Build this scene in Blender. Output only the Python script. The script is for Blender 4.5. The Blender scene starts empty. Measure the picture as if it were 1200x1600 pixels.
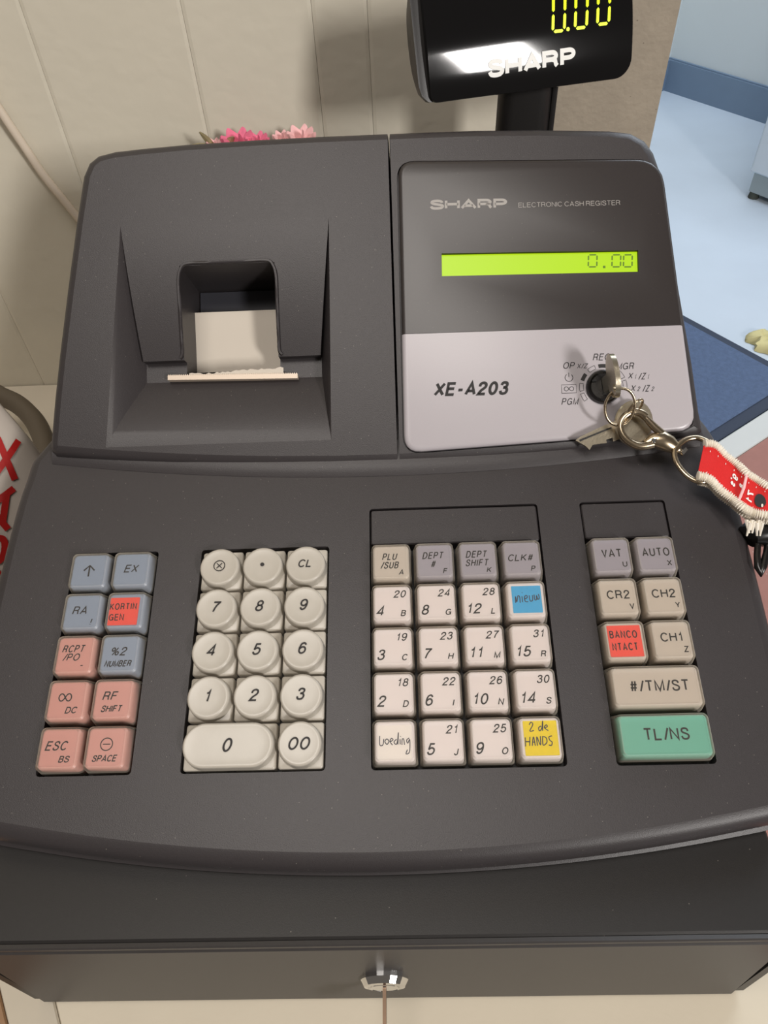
import bpy, bmesh, math, random
from mathutils import Vector, Matrix
from mathutils.geometry import tessellate_polygon
PI = math.pi
random.seed(7)
S = bpy.context.scene
COL = S.collection
V3 = Vector

# ------------------------------------------------------------------ camera
FPX = 1170.0                                   # focal length in pixels of the 1200x1600 frame
CAM = V3((0.1413, -0.2024, 0.2577))
RX = V3((0.9991, -0.0033, -0.0432))            # camera right / down / forward in world axes
RD = V3((-0.0313, -0.7441, -0.6673))
RF = V3((-0.0299, 0.6680, -0.7435))
cd = bpy.data.cameras.new('camera'); cam = bpy.data.objects.new('camera', cd); COL.objects.link(cam)
cam.matrix_world = Matrix(((RX.x, -RD.x, -RF.x, CAM.x), (RX.y, -RD.y, -RF.y, CAM.y), (RX.z, -RD.z, -RF.z, CAM.z), (0, 0, 0, 1)))
cd.sensor_fit = 'VERTICAL'; cd.sensor_height = 32.0; cd.lens = FPX * 32.0 / 1600.0
cd.clip_start = 0.01; cd.clip_end = 60
S.camera = cam

# ------------------------------------------------------------------ light
w = bpy.data.worlds.new('world'); S.world = w; w.use_nodes = True
w.node_tree.nodes['Background'].inputs[0].default_value = (1.0, 0.88, 0.76, 1)
w.node_tree.nodes['Background'].inputs[1].default_value = 0.13
def area(name, loc, target, sx, sy, power, col):
    l = bpy.data.lights.new(name, 'AREA'); l.shape = 'RECTANGLE'; l.size = sx; l.size_y = sy
    l.energy = power; l.color = col
    o = bpy.data.objects.new(name, l); COL.objects.link(o); o.location = loc
    o.rotation_euler = (V3(target) - V3(loc)).to_track_quat('-Z', 'Y').to_euler()
    return o
area('window_daylight', (1.76, -2.24, 1.24), (0.1, 0.1, 0.05), 0.29, 0.62, 62, (1.0, 0.965, 0.93))
area('ceiling_lamp', (-0.1, -0.45, 2.0), (0.1, 0.0, 0.0), 1.0, 0.7, 21, (1.0, 0.94, 0.88))
area('far_room_daylight', (1.3, 1.9, 1.3), (1.25, 1.95, -0.95), 1.4, 1.4, 46, (0.78, 0.88, 1.0))
S.view_settings.view_transform = 'Standard'; S.view_settings.look = 'None'
S.view_settings.exposure = 0.0; S.view_settings.gamma = 1.0; S.view_settings.use_curve_mapping = False

# ------------------------------------------------------------------ helpers: frames
class Frame:
    def __init__(s, o, ex, ey, en): s.o, s.ex, s.ey, s.en = V3(o), V3(ex), V3(ey), V3(en)
    def P(s, u, v, w=0.0): return s.o + s.ex * u + s.ey * v + s.en * w
    def at(s, x, y, w=0.0):                     # a pixel of the 1200x1600 frame -> (u, v) on this plane
        d = RX * (x - 600) + RD * (y - 800) + RF * FPX
        t = ((s.o + s.en * w - CAM).dot(s.en)) / d.dot(s.en)
        p = CAM + d * t - s.o
        return p.dot(s.ex), p.dot(s.ey)
    def W(s, x, y, w=0.0):
        u, v = s.at(x, y, w); return s.P(u, v, w)
tk = math.radians(15.862); th = math.radians(38)
KF = Frame((0, 0, 0), (1, 0, 0), (0, math.cos(tk), math.sin(tk)), (0, -math.sin(tk), math.cos(tk)))
HF = Frame((0, 0.0478, 0.0104), (1, 0, 0), (0, math.cos(th), math.sin(th)), (0, -math.sin(th), math.cos(th)))
yd, td = math.radians(12.58), math.radians(26.07)
n0 = V3((math.sin(yd), -math.cos(yd), 0)); e1 = V3((math.cos(yd), math.sin(yd), 0))
nd = n0 * math.cos(td) + V3((0, 0, 1)) * math.sin(td)
DF = Frame((0.1611, 0.2, 0.1146), e1, nd.cross(e1), nd)
WALLY = 0.31
WF = Frame((0, WALLY, 0), (1, 0, 0), (0, 0, 1), (0, -1, 0))
TZ = -0.135
TF = Frame((0, 0, TZ), (1, 0, 0), (0, 1, 0), (0, 0, 1))
FZ = -0.95
FF = Frame((0, 0, FZ), (1, 0, 0), (0, 1, 0), (0, 0, 1))

# ------------------------------------------------------------------ helpers: materials
def srgb(c):
    return tuple(((x / 255) / 12.92 if x / 255 <= 0.04045 else ((x / 255 + 0.055) / 1.055) ** 2.4) for x in c) + (1,)
def mat(name, c, rough=0.5, metal=0.0, spec=0.5, noise=None, bump=None, specks=None, emit=None, coat=0):
    m = bpy.data.materials.new(name); m.use_nodes = True; nt = m.node_tree; b = nt.nodes['Principled BSDF']
    col = srgb(c) if max(c) > 1 else tuple(c) + (1,)
    b.inputs['Base Color'].default_value = col; b.inputs['Roughness'].default_value = rough
    b.inputs['Metallic'].default_value = metal; b.inputs['Specular IOR Level'].default_value = spec
    b.inputs['Coat Weight'].default_value = coat
    tc = nt.nodes.new('ShaderNodeTexCoord')
    src = None
    if noise:                                   # (scale, amount)
        n = nt.nodes.new('ShaderNodeTexNoise'); n.inputs['Scale'].default_value = noise[0]; n.inputs['Detail'].default_value = 4
        nt.links.new(tc.outputs['Object'], n.inputs['Vector'])
        mx = nt.nodes.new('ShaderNodeMix'); mx.data_type = 'RGBA'
        mx.inputs['A'].default_value = tuple(v * (1 - noise[1]) for v in col[:3]) + (1,)
        mx.inputs['B'].default_value = tuple(min(1, v * (1 + noise[1])) for v in col[:3]) + (1,)
        nt.links.new(n.outputs['Fac'], mx.inputs['Factor']); src = mx.outputs['Result']
    if specks:                                  # (scale, threshold, colour): scattered dust
        n = nt.nodes.new('ShaderNodeTexVoronoi'); n.inputs['Scale'].default_value = specks[0]
        nt.links.new(tc.outputs['Object'], n.inputs['Vector'])
        lt = nt.nodes.new('ShaderNodeMath'); lt.operation = 'LESS_THAN'; lt.inputs[1].default_value = specks[1]
        nt.links.new(n.outputs['Distance'], lt.inputs[0])
        mx = nt.nodes.new('ShaderNodeMix'); mx.data_type = 'RGBA'
        if src: nt.links.new(src, mx.inputs['A'])
        else: mx.inputs['A'].default_value = col
        mx.inputs['B'].default_value = srgb(specks[2])
        nt.links.new(lt.outputs[0], mx.inputs['Factor']); src = mx.outputs['Result']
    if src: nt.links.new(src, b.inputs['Base Color'])
    if bump:                                    # (scale, distance)
        n = nt.nodes.new('ShaderNodeTexNoise'); n.inputs['Scale'].default_value = bump[0]; n.inputs['Detail'].default_value = 2
        nt.links.new(tc.outputs['Object'], n.inputs['Vector'])
        bp = nt.nodes.new('ShaderNodeBump'); bp.inputs['Strength'].default_value = 1; bp.inputs['Distance'].default_value = bump[1]
        nt.links.new(n.outputs['Fac'], bp.inputs['Height']); nt.links.new(bp.outputs['Normal'], b.inputs['Normal'])
    if emit:
        b.inputs['Emission Color'].default_value = srgb(emit[0]); b.inputs['Emission Strength'].default_value = emit[1]
    return m
GREY = (54, 50, 51)
M = {}
M['body'] = mat('charcoal_plastic', GREY, 0.42, spec=0.45, noise=(900, 0.10), bump=(2600, 0.00006), specks=(300, 0.045, (130, 124, 116)))
M['drawer'] = mat('shade_darkened_metal', (36, 34, 33), 0.45, noise=(400, 0.1), bump=(3000, 0.00003), specks=(150, 0.03, (120, 115, 108)))  # shadow over the drawer top is put into this metal's darker colour
M['silver'] = mat('silver_plastic', (178, 172, 176), 0.32, spec=0.5, noise=(2500, 0.04))
M['drawerfront'] = mat('drawer_front_plastic', (56, 53, 52), 0.42, noise=(400, 0.1), bump=(3000, 0.00003))
M['plate'] = mat('anthracite_plate', (50, 45, 44), 0.33, spec=0.5, noise=(1200, 0.12), specks=(260, 0.03, (125, 118, 110)))
M['inside'] = mat('printer_inside', (52, 52, 58), 0.5)
M['black'] = mat('black_gap', (16, 15, 15), 0.6)
M['lockblack'] = mat('black_lock_plastic', (22, 20, 20), 0.25)
M['gloss'] = mat('gloss_black', (9, 9, 11), 0.06, spec=0.6)
M['matteblack'] = mat('matt_black_plastic', (34, 32, 31), 0.4, bump=(1500, 0.00003))
M['beige'] = mat('beige_key_plastic', (182, 175, 163), 0.3, noise=(300, 0.04))
M['ink'] = mat('grey_black_ink', (36, 32, 31), 0.6)
M['inkblack'] = mat('black_ink', (30, 27, 27), 0.6)
M['penink'] = mat('pen_ink', (60, 58, 70), 0.6)
M['logo'] = mat('light_grey_print', (165, 160, 155), 0.5)
M['logowhite'] = mat('white_print', (240, 240, 236), 0.5)
M['lcd'] = mat('lcd_backlight', (60, 76, 0), 0.4, emit=((188, 232, 0), 0.86))
M['lcdseg'] = mat('lcd_segment', (70, 95, 20), 0.5, emit=((90, 130, 10), 0.45))
M['led'] = mat('fluorescent_digit', (200, 220, 0), 0.4, emit=((214, 240, 10), 1.0))
M['k_blue'] = mat('blue_cap', (138, 150, 168), 0.4, noise=(200, .03))
M['k_pink'] = mat('pink_cap', (206, 148, 136), 0.4, noise=(200, .03))
M['k_lilac'] = mat('lilac_cap', (158, 152, 160), 0.4, noise=(200, .03))
M['k_cream'] = mat('cream_cap', (224, 213, 209), 0.4, noise=(200, .03))
M['k_sand'] = mat('sand_cap', (196, 184, 170), 0.4, noise=(200, .03))
M['k_green'] = mat('green_cap', (112, 178, 156), 0.4, noise=(200, .03))
M['s_red'] = mat('red_sticker', (236, 82, 66), 0.6)
M['s_blue'] = mat('blue_marker_paper', (72, 168, 214), 0.6, noise=(500, .1))
M['s_yellow'] = mat('yellow_marker_paper', (232, 206, 30), 0.6, noise=(500, .1))
M['s_white'] = mat('white_sticker', (236, 228, 220), 0.6)
M['paper'] = mat('receipt_paper', (206, 196, 182), 0.7, noise=(60, .03))
M['tearbar'] = mat('tear_bar_metal', (205, 188, 170), 0.4, metal=0.2)
M['nickel'] = mat('nickel', (176, 160, 136), 0.24, metal=1.0, noise=(700, .12))
M['brassy'] = mat('worn_key_metal', (186, 176, 156), 0.28, metal=1.0, noise=(900, .15), bump=(900, .00005))
M['darkkey'] = mat('dark_key_metal', (120, 100, 84), 0.35, metal=1.0)
M['chrome'] = mat('chrome', (225, 225, 225), 0.07, metal=1.0)
M['ribbon'] = mat('red_woven_ribbon', (206, 22, 20), 0.75, noise=(1500, .12), bump=(2600, .0001))
M['cotton'] = mat('white_cotton_edge', (238, 230, 216), 0.9)
M['wall'] = mat('cream_wall_panel', (210, 203, 186), 0.75, noise=(14, .04), specks=(16, .022, (120, 96, 70)), bump=(90, .0004))
M['concrete'] = mat('grey_concrete', (160, 150, 134), 0.85, noise=(70, .16), bump=(260, .0004), specks=(120, .05, (120, 110, 98)))
M['table'] = mat('cream_tabletop', (214, 203, 182), 0.6, noise=(30, .04), bump=(400, .00005))
M['tablestrip'] = mat('pale_edge_strip', (196, 186, 168), 0.6, noise=(40, .05))
M['brownwood'] = mat('brown_wood_strip', (150, 116, 84), 0.6, noise=(60, .12))
M['cord'] = mat('white_cord', (214, 200, 182), 0.5)
M['farfloor'] = mat('pale_blue_floor', (196, 205, 214), 0.35, noise=(5, .08), spec=.3)
M['farwall'] = mat('white_far_wall', (214, 218, 216), 0.8, noise=(3, .03))
M['farbase'] = mat('blue_grey_baseboard', (120, 138, 158), 0.6, noise=(12, .06))
M['mat'] = mat('navy_door_mat', (84, 100, 128), 0.95, noise=(90, .25), bump=(300, .002))
M['matedge'] = mat('mat_rubber_edge', (52, 60, 76), 0.8)
M['redfloor'] = mat('red_brown_floor', (160, 110, 98), 0.7, noise=(40, .12), specks=(60, .08, (180, 150, 138)))
M['strip'] = mat('pale_stone_sill', (205, 205, 200), 0.6, noise=(12, .06))
M['fridge'] = mat('white_enamel', (214, 224, 232), 0.4)
M['foot'] = mat('dark_rubber', (70, 74, 66), 0.8)
M['metalfoot'] = mat('galvanised_strip', (160, 170, 172), 0.5, metal=.3)
M['yellowcloth'] = mat('yellow_cloth', (206, 194, 140), 0.9, noise=(40, .15))
M['bagwhite'] = mat('white_plastic_pack', (182, 172, 162), 0.5, noise=(20, .05))
M['bagred'] = mat('red_pack_print', (160, 18, 14), 0.5)
M['navy'] = mat('navy_plastic', (20, 26, 60), 0.5)
M['olive'] = mat('dark_olive_rubber', (84, 74, 60), 0.6)
M['pink'] = mat('pink_petal', (232, 120, 150), 0.8, noise=(300, .2))
M['pinkpale'] = mat('pale_pink_petal', (240, 190, 190), 0.8, noise=(300, .1))
M['leaf'] = mat('dry_green_leaf', (160, 148, 110), 0.8)
def cover_mat(name, tint, fac):
    m = bpy.data.materials.new(name); m.use_nodes = True; nt = m.node_tree; b = nt.nodes['Principled BSDF']
    b.inputs['Base Color'].default_value = srgb(tint); b.inputs['Roughness'].default_value = 0.30
    b.inputs['Specular IOR Level'].default_value = 0.5
    t = nt.nodes.new('ShaderNodeBsdfTransparent'); mx = nt.nodes.new('ShaderNodeMixShader')
    fr = nt.nodes.new('ShaderNodeFresnel'); fr.inputs[0].default_value = 1.22
    ad = nt.nodes.new('ShaderNodeMath'); ad.operation = 'ADD'; ad.inputs[1].default_value = fac; ad.use_clamp = True
    nt.links.new(fr.outputs[0], ad.inputs[0]); nt.links.new(ad.outputs[0], mx.inputs[0])
    nt.links.new(t.outputs[0], mx.inputs[1]); nt.links.new(b.outputs[0], mx.inputs[2])
    nt.links.new(mx.outputs[0], nt.nodes['Material Output'].inputs['Surface'])
    return m
M['cover'] = cover_mat('clear_key_cover', (214, 204, 190), 0.035)
M['coverrim'] = cover_mat('clear_key_cover_rim', (216, 206, 190), 0.15)

# ------------------------------------------------------------------ helpers: objects
ORG = {}
def worg(o): return ORG.get(o.name, V3((0, 0, 0))) if o else V3((0, 0, 0))
def add(name, verts, faces, m, parent=None, origin=None, smooth=False, slots=None, fmat=None):
    """verts in world space; one mesh object whose origin is `origin` (or its parent's)"""
    if origin is None: origin = worg(parent) if parent else V3(verts[0]) * 0
    origin = V3(origin)
    me = bpy.data.meshes.new(name); me.from_pydata([tuple(V3(v) - origin) for v in verts], [], faces)
    bm = bmesh.new(); bm.from_mesh(me); bmesh.ops.recalc_face_normals(bm, faces=bm.faces); bm.to_mesh(me); bm.free()
    for mm in (slots or [m]): me.materials.append(M[mm])
    if fmat: me.polygons.foreach_set('material_index', fmat)
    if smooth: me.polygons.foreach_set('use_smooth', [True] * len(me.polygons)); me.set_sharp_from_angle(angle=math.radians(smooth if smooth is not True else 40))
    o = bpy.data.objects.new(name, me); COL.objects.link(o)
    if parent: o.parent = parent
    o.location = origin - worg(parent); ORG[o.name] = origin
    return o
def thing(name, label, cat, loc, group=None):
    o = bpy.data.objects.new(name, None); COL.objects.link(o); o.location = loc; o.empty_display_size = 0.02
    ORG[o.name] = V3(loc); tag(o, label, cat, group); return o
def tag(o, label, cat, group=None):
    o['label'] = label; o['category'] = cat
    if group: o['group'] = group
    return o
def struct(o): o['kind'] = 'structure'; return o
class G:                                        # geometry collector
    def __init__(s): s.v = []; s.f = []; s.m = []
    def put(s, vs, fs, mi=0):
        b = len(s.v); s.v += [V3(v) for v in vs]; s.f += [tuple(b + i for i in f) for f in fs]; s.m += [mi] * len(fs)
    def loft(s, rings, cap0=True, cap1=True, mi=0, mlist=None, closed=True):
        n = len(rings[0]); vs = [p for r in rings for p in r]; b = len(s.v); s.v += [V3(v) for v in vs]
        for k in range(len(rings) - 1):
            for i in range(n if closed else n - 1):
                j = (i + 1) % n
                s.f.append((b + k * n + i, b + k * n + j, b + (k + 1) * n + j, b + (k + 1) * n + i)); s.m.append(mlist[k] if mlist else mi)
        if cap0: s.f.append(tuple(b + i for i in range(n))[::-1]); s.m.append(mi)
        if cap1: s.f.append(tuple(b + (len(rings) - 1) * n + i for i in range(n))); s.m.append(mlist[-1] if mlist else mi)
    def box(s, fr, u0, u1, v0, v1, w0, w1, mi=0):
        s.loft([[fr.P(u0, v0, w), fr.P(u1, v0, w), fr.P(u1, v1, w), fr.P(u0, v1, w)] for w in (w0, w1)], mi=mi)
    def tube(s, pts, r, n=8, mi=0, closed=False, flat=1.0, up=None):
        pts = [V3(p) for p in pts]; N = len(pts); rings = []
        for i, p in enumerate(pts):
            a = pts[(i - 1) % N] if (closed or i) else p; c = pts[(i + 1) % N] if (closed or i < N - 1) else p
            t = (c - a).normalized(); u = up or V3((0, 0, 1))
            if abs(t.dot(u)) > .97: u = V3((0, 1, 0)) if abs(t.y) < .9 else V3((1, 0, 0))
            x = t.cross(u).normalized(); y = x.cross(t).normalized()
            rr = r[i] if isinstance(r, (list, tuple)) else r
            rings.append([p + x * math.cos(2 * PI * k / n) * rr + y * math.sin(2 * PI * k / n) * rr * flat for k in range(n)])
        if closed: rings.append(rings[0])
        s.loft(rings, not closed, not closed, mi=mi)
        return s
    def make(s, name, m, parent=None, origin=None, smooth=False, slots=None):
        return add(name, s.v, s.f, m, parent, origin, smooth, slots, s.m if slots else None)
def rr(cx, cy, hx, hy, r, n=4):                 # rounded rectangle outline, counter-clockwise
    r = min(r, hx, hy); out = []
    for sx, sy, a0 in ((1, -1, -90), (1, 1, 0), (-1, 1, 90), (-1, -1, 180)):
        for k in range(n + 1):
            a = math.radians(a0 + 90 * k / n)
            out.append((cx + sx * (hx - r) + math.cos(a) * r, cy + sy * (hy - r) + math.sin(a) * r))
    return out
def circ(cx, cy, r, n=32, a0=0): return [(cx + r * math.cos(a0 + 2 * PI * k / n), cy + r * math.sin(a0 + 2 * PI * k / n)) for k in range(n)]
def inset(poly, d, lock=None):
    n = len(poly); out = []
    for i in range(n):
        p, a, b = V3((*poly[i], 0)), V3((*poly[i - 1], 0)), V3((*poly[(i + 1) % n], 0))
        e, f = (p - a).normalized(), (b - p).normalized()
        na, nb = V3((-e.y, e.x, 0)), V3((-f.y, f.x, 0)); m_ = (na + nb)
        if m_.length < 1e-6: m_ = na
        m_.normalize(); k = d / max(.5, m_.dot(na))
        dx, dy = m_.x * k, m_.y * k
        if lock is not None and abs(p.x - lock) < 1e-4: dx = math.copysign(min(abs(dx), .0003), dx)
        out.append((p.x + dx, p.y + dy))
    return out
def rounded(pts, r, n=5):                       # round the marked corners of a polygon: pts = [(x, y, r)]
    out = []; N = len(pts)
    for i, q in enumerate(pts):
        p = V3((q[0], q[1], 0)); rad = q[2] if len(q) > 2 else r
        if rad <= 0: out.append((p.x, p.y)); continue
        a, b = V3((*pts[i - 1][:2], 0)), V3((*pts[(i + 1) % N][:2], 0))
        da, db = (a - p), (b - p); la, lb = min(rad, da.length * .48), min(rad, db.length * .48)
        s0, s1 = p + da.normalized() * la, p + db.normalized() * lb
        for k in range(n + 1):
            t = k / n; z = s0 * (1 - t) ** 2 + p * 2 * t * (1 - t) + s1 * t * t; out.append((z.x, z.y))
    return out
def ringsof(fr, spec): return [[fr.P(u, v, w_) for u, v in poly] for poly, w_ in spec]
def prism(fr, poly, w0, w1): g = G(); g.loft(ringsof(fr, [(poly, w0), (poly, w1)])); return g
def cut(o, gs):                                 # boolean difference, applied
    tmp = []
    for g in gs:
        c = add('cutter', g.v, g.f, 'black', None, V3((0, 0, 0))); tmp.append(c)
        md = o.modifiers.new('cut', 'BOOLEAN'); md.operation = 'DIFFERENCE'; md.solver = 'EXACT'; md.object = c
        md.material_mode = 'TRANSFER' if hasattr(md, 'material_mode') else md.material_mode
    bpy.context.view_layer.update()
    dg = bpy.context.evaluated_depsgraph_get()
    me = bpy.data.meshes.new_from_object(o.evaluated_get(dg)); o.modifiers.clear(); o.data = me
    for c in tmp: d_ = c.data; bpy.data.objects.remove(c); bpy.data.meshes.remove(d_)
def holed(g, fr, w_, outer, holes, wf=None, mi=0):
    loops = [outer] + holes; pts = [p for l in loops for p in l]
    tr = tessellate_polygon([[V3((u, v, 0)) for u, v in l] for l in loops])
    g.put([fr.P(u, v, wf(v) if wf else w_) for u, v in pts], [tuple(t) for t in tr], mi)
def merge(o, en=None):                          # weld, and keep the big plane faces flat shaded
    bm = bmesh.new(); bm.from_mesh(o.data); bmesh.ops.remove_doubles(bm, verts=bm.verts, dist=2e-6)
    bmesh.ops.recalc_face_normals(bm, faces=bm.faces); bm.to_mesh(o.data); bm.free(); smooth(o, 30)
    if en is not None:
        for p in o.data.polygons:
            if p.normal.dot(en) > .99995: p.use_smooth = False
def flat(o): o.data.polygons.foreach_set('use_smooth', [False] * len(o.data.polygons))
def smooth(o, a=30):
    o.data.polygons.foreach_set('use_smooth', [True] * len(o.data.polygons)); o.data.set_sharp_from_angle(angle=math.radians(a))

def curve(pts, n=6):                            # Catmull-Rom through points of any dimension
    out = []; N = len(pts)
    for i in range(N - 1):
        p0, p1, p2, p3 = pts[max(0, i - 1)], pts[i], pts[i + 1], pts[min(N - 1, i + 2)]
        for k in range(n):
            t = k / n
            out.append(tuple(.5 * (2 * b + (c - a) * t + (2 * a - 5 * b + 4 * c - d) * t * t + (3 * b - a - 3 * c + d) * t ** 3) for a, b, c, d in zip(p0, p1, p2, p3)))
    out.append(tuple(pts[-1])); return out
# text: a small sans serif stroke alphabet; capitals are 1 high, '~' marks a curved stroke
def arc(cx, cy, rx, ry, a0, a1, n=16): return [(cx + rx * math.cos(math.radians(a0 + (a1 - a0) * k / n)), cy + ry * math.sin(math.radians(a0 + (a1 - a0) * k / n))) for k in range(n + 1)]
SIX = [(.50, .80), (.42, .95), (.28, 1), (.11, .88), (.03, .55), (.05, .20), (.19, .01), (.38, .02), (.52, .17), (.52, .42), (.39, .59), (.20, .59), (.05, .40)]
GL = {
 'A': (.68, [[(0, 0), (.34, 1), (.68, 0)], [(.12, .30), (.56, .30)]]),
 'B': (.60, [[(0, 0), (0, 1), (.34, 1)] + arc(.34, .765, .20, .235, 90, -90, 8) + [(0, .53)], [(.34, .53)] + arc(.36, .265, .22, .265, 90, -90, 8) + [(0, 0)]]),
 'C': (.68, [arc(.36, .5, .36, .5, 38, 322, 22)]), 'G': (.74, [arc(.37, .5, .37, .5, 40, 330, 22) + [(.70, .46), (.40, .46)], [(.71, .46), (.71, 0)]]),
 'D': (.66, [[(0, 0), (0, 1), (.28, 1)] + arc(.28, .5, .36, .5, 90, -90, 14) + [(0, 0)]]),
 'E': (.56, [[(.56, 1), (0, 1), (0, 0), (.57, 0)], [(0, .53), (.52, .53)]]), 'F': (.54, [[(.54, 1), (0, 1), (0, 0)], [(0, .52), (.48, .52)]]),
 'H': (.62, [[(0, 0), (0, 1)], [(.62, 0), (.62, 1)], [(0, .53), (.62, .53)]]), 'I': (.02, [[(.01, 0), (.01, 1)]]),
 'J': (.46, [[(.44, 1), (.44, .26)] + arc(.23, .25, .21, .25, 0, -180, 10)]),
 'K': (.62, [[(0, 0), (0, 1)], [(.60, 1), (0, .36)], [(.20, .56), (.63, 0)]]), 'L': (.52, [[(0, 1), (0, 0), (.52, 0)]]),
 'M': (.74, [[(0, 0), (0, 1), (.37, 0), (.74, 1), (.74, 0)]]), 'N': (.62, [[(0, 0), (0, 1), (.62, 0), (.62, 1)]]),
 'O': (.74, [arc(.37, .5, .37, .5, 0, 360, 28)]), 'P': (.58, [[(0, 0), (0, 1), (.34, 1)] + arc(.34, .735, .22, .265, 90, -90, 10) + [(0, .47)]]),
 'R': (.62, [[(0, 0), (0, 1), (.36, 1)] + arc(.36, .75, .21, .25, 90, -90, 10) + [(0, .50)], [(.36, .50), (.52, .42), (.56, .14), (.62, 0)]]),
 'S': (.60, [curve([(.57, .72), (.52, .92), (.32, 1), (.11, .94), (.05, .75), (.16, .60), (.42, .49), (.57, .38), (.60, .22), (.50, .05), (.30, 0), (.09, .06), (.01, .28)], 3)]),
 'T': (.60, [[(0, 1), (.60, 1)], [(.30, 1), (.30, 0)]]), 'U': (.62, [[(0, 1), (0, .30)] + arc(.31, .30, .31, .30, 180, 360, 12) + [(.62, 1)]]),
 'V': (.62, [[(0, 1), (.31, 0), (.62, 1)]]), 'W': (.90, [[(0, 1), (.22, 0), (.45, .95), (.68, 0), (.90, 1)]]),
 'X': (.62, [[(0, 1), (.62, 0)], [(0, 0), (.62, 1)]]), 'Y': (.62, [[(0, 1), (.31, .44), (.62, 1)], [(.31, .44), (.31, 0)]]), 'Z': (.58, [[(.02, 1), (.57, 1), (0, 0), (.58, 0)]]),
 '0': (.54, [arc(.27, .5, .26, .5, 0, 360, 26)]), '1': (.40, [[(.06, .76), (.20, .80), (.28, 1), (.28, 0)]]),
 '2': (.54, [curve([(.03, .68), (.07, .90), (.27, 1), (.46, .92), (.51, .72), (.42, .54), (.18, .31), (.02, .02)], 3) + [(.01, 0), (.54, 0)]]),
 '3': (.54, [curve([(.05, .76), (.11, .94), (.27, 1), (.45, .92), (.48, .74), (.38, .58), (.20, .54)], 3), curve([(.20, .54), (.42, .51), (.53, .31), (.46, .08), (.27, 0), (.09, .06), (.02, .26)], 3)]),
 '4': (.56, [[(.41, 0), (.41, 1), (0, .26), (.56, .26)]]),
 '5': (.54, [[(.48, 1), (.12, 1), (.05, .47)] + curve([(.05, .47), (.25, .62), (.46, .54), (.53, .32), (.44, .08), (.25, 0), (.08, .06), (.01, .24)], 3)]),
 '6': (.54, [curve(SIX, 3)]), '9': (.54, [curve([(.54 - x, 1 - y) for x, y in SIX], 3)]),
 '7': (.54, [[(.01, 1), (.54, 1)] + curve([(.54, .98), (.36, .70), (.24, .38), (.18, 0)], 4)]),
 '8': (.54, [arc(.27, .765, .21, .235, 0, 360, 20), arc(.27, .27, .26, .27, 0, 360, 20)]),
 '/': (.34, [[(0, -.04), (.34, 1.04)]]), '-': (.34, [[(0, .40), (.34, .40)]]), '!': (.06, [[(.03, 1), (.03, .30)], [(.03, .06), (.03, -.04)]]),
 '#': (.60, [[(.12, 0), (.22, 1)], [(.38, 0), (.48, 1)], [(.03, .66), (.60, .66)], [(0, .32), (.57, .32)]]),
 '%': (.86, [[(.22, 0), (.64, 1)], arc(.18, .76, .16, .22, 0, 360, 14), arc(.68, .24, .16, .22, 0, 360, 14)]),
 '&': (.66, [curve([(.64, .0), (.20, .62), (.16, .86), (.30, 1), (.43, .86), (.38, .66), (.06, .40), (.04, .12), (.24, 0), (.48, .10), (.60, .42)], 3)]),
 'g': (.5, [arc(.24, .38, .22, .30, 0, 360, 16), [(.46, .68), (.46, -.1)] + arc(.24, -.1, .22, .18, 0, -160, 8)]),
 's': (.42, [curve([(.40, .52), (.22, .70), (.04, .54), (.36, .24), (.22, 0), (.02, .14)], 3)]), "'": (.06, [[(.03, 1), (.03, .75)]]),
 'e': (.46, [[(.02, .36), (.46, .36)] + arc(.24, .34, .22, .34, 5, 320, 14)]), 'i': (.06, [[(.03, .68), (.03, 0)], [(.03, .92), (.03, .99)]]), ' ': (.16, [])}
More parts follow.
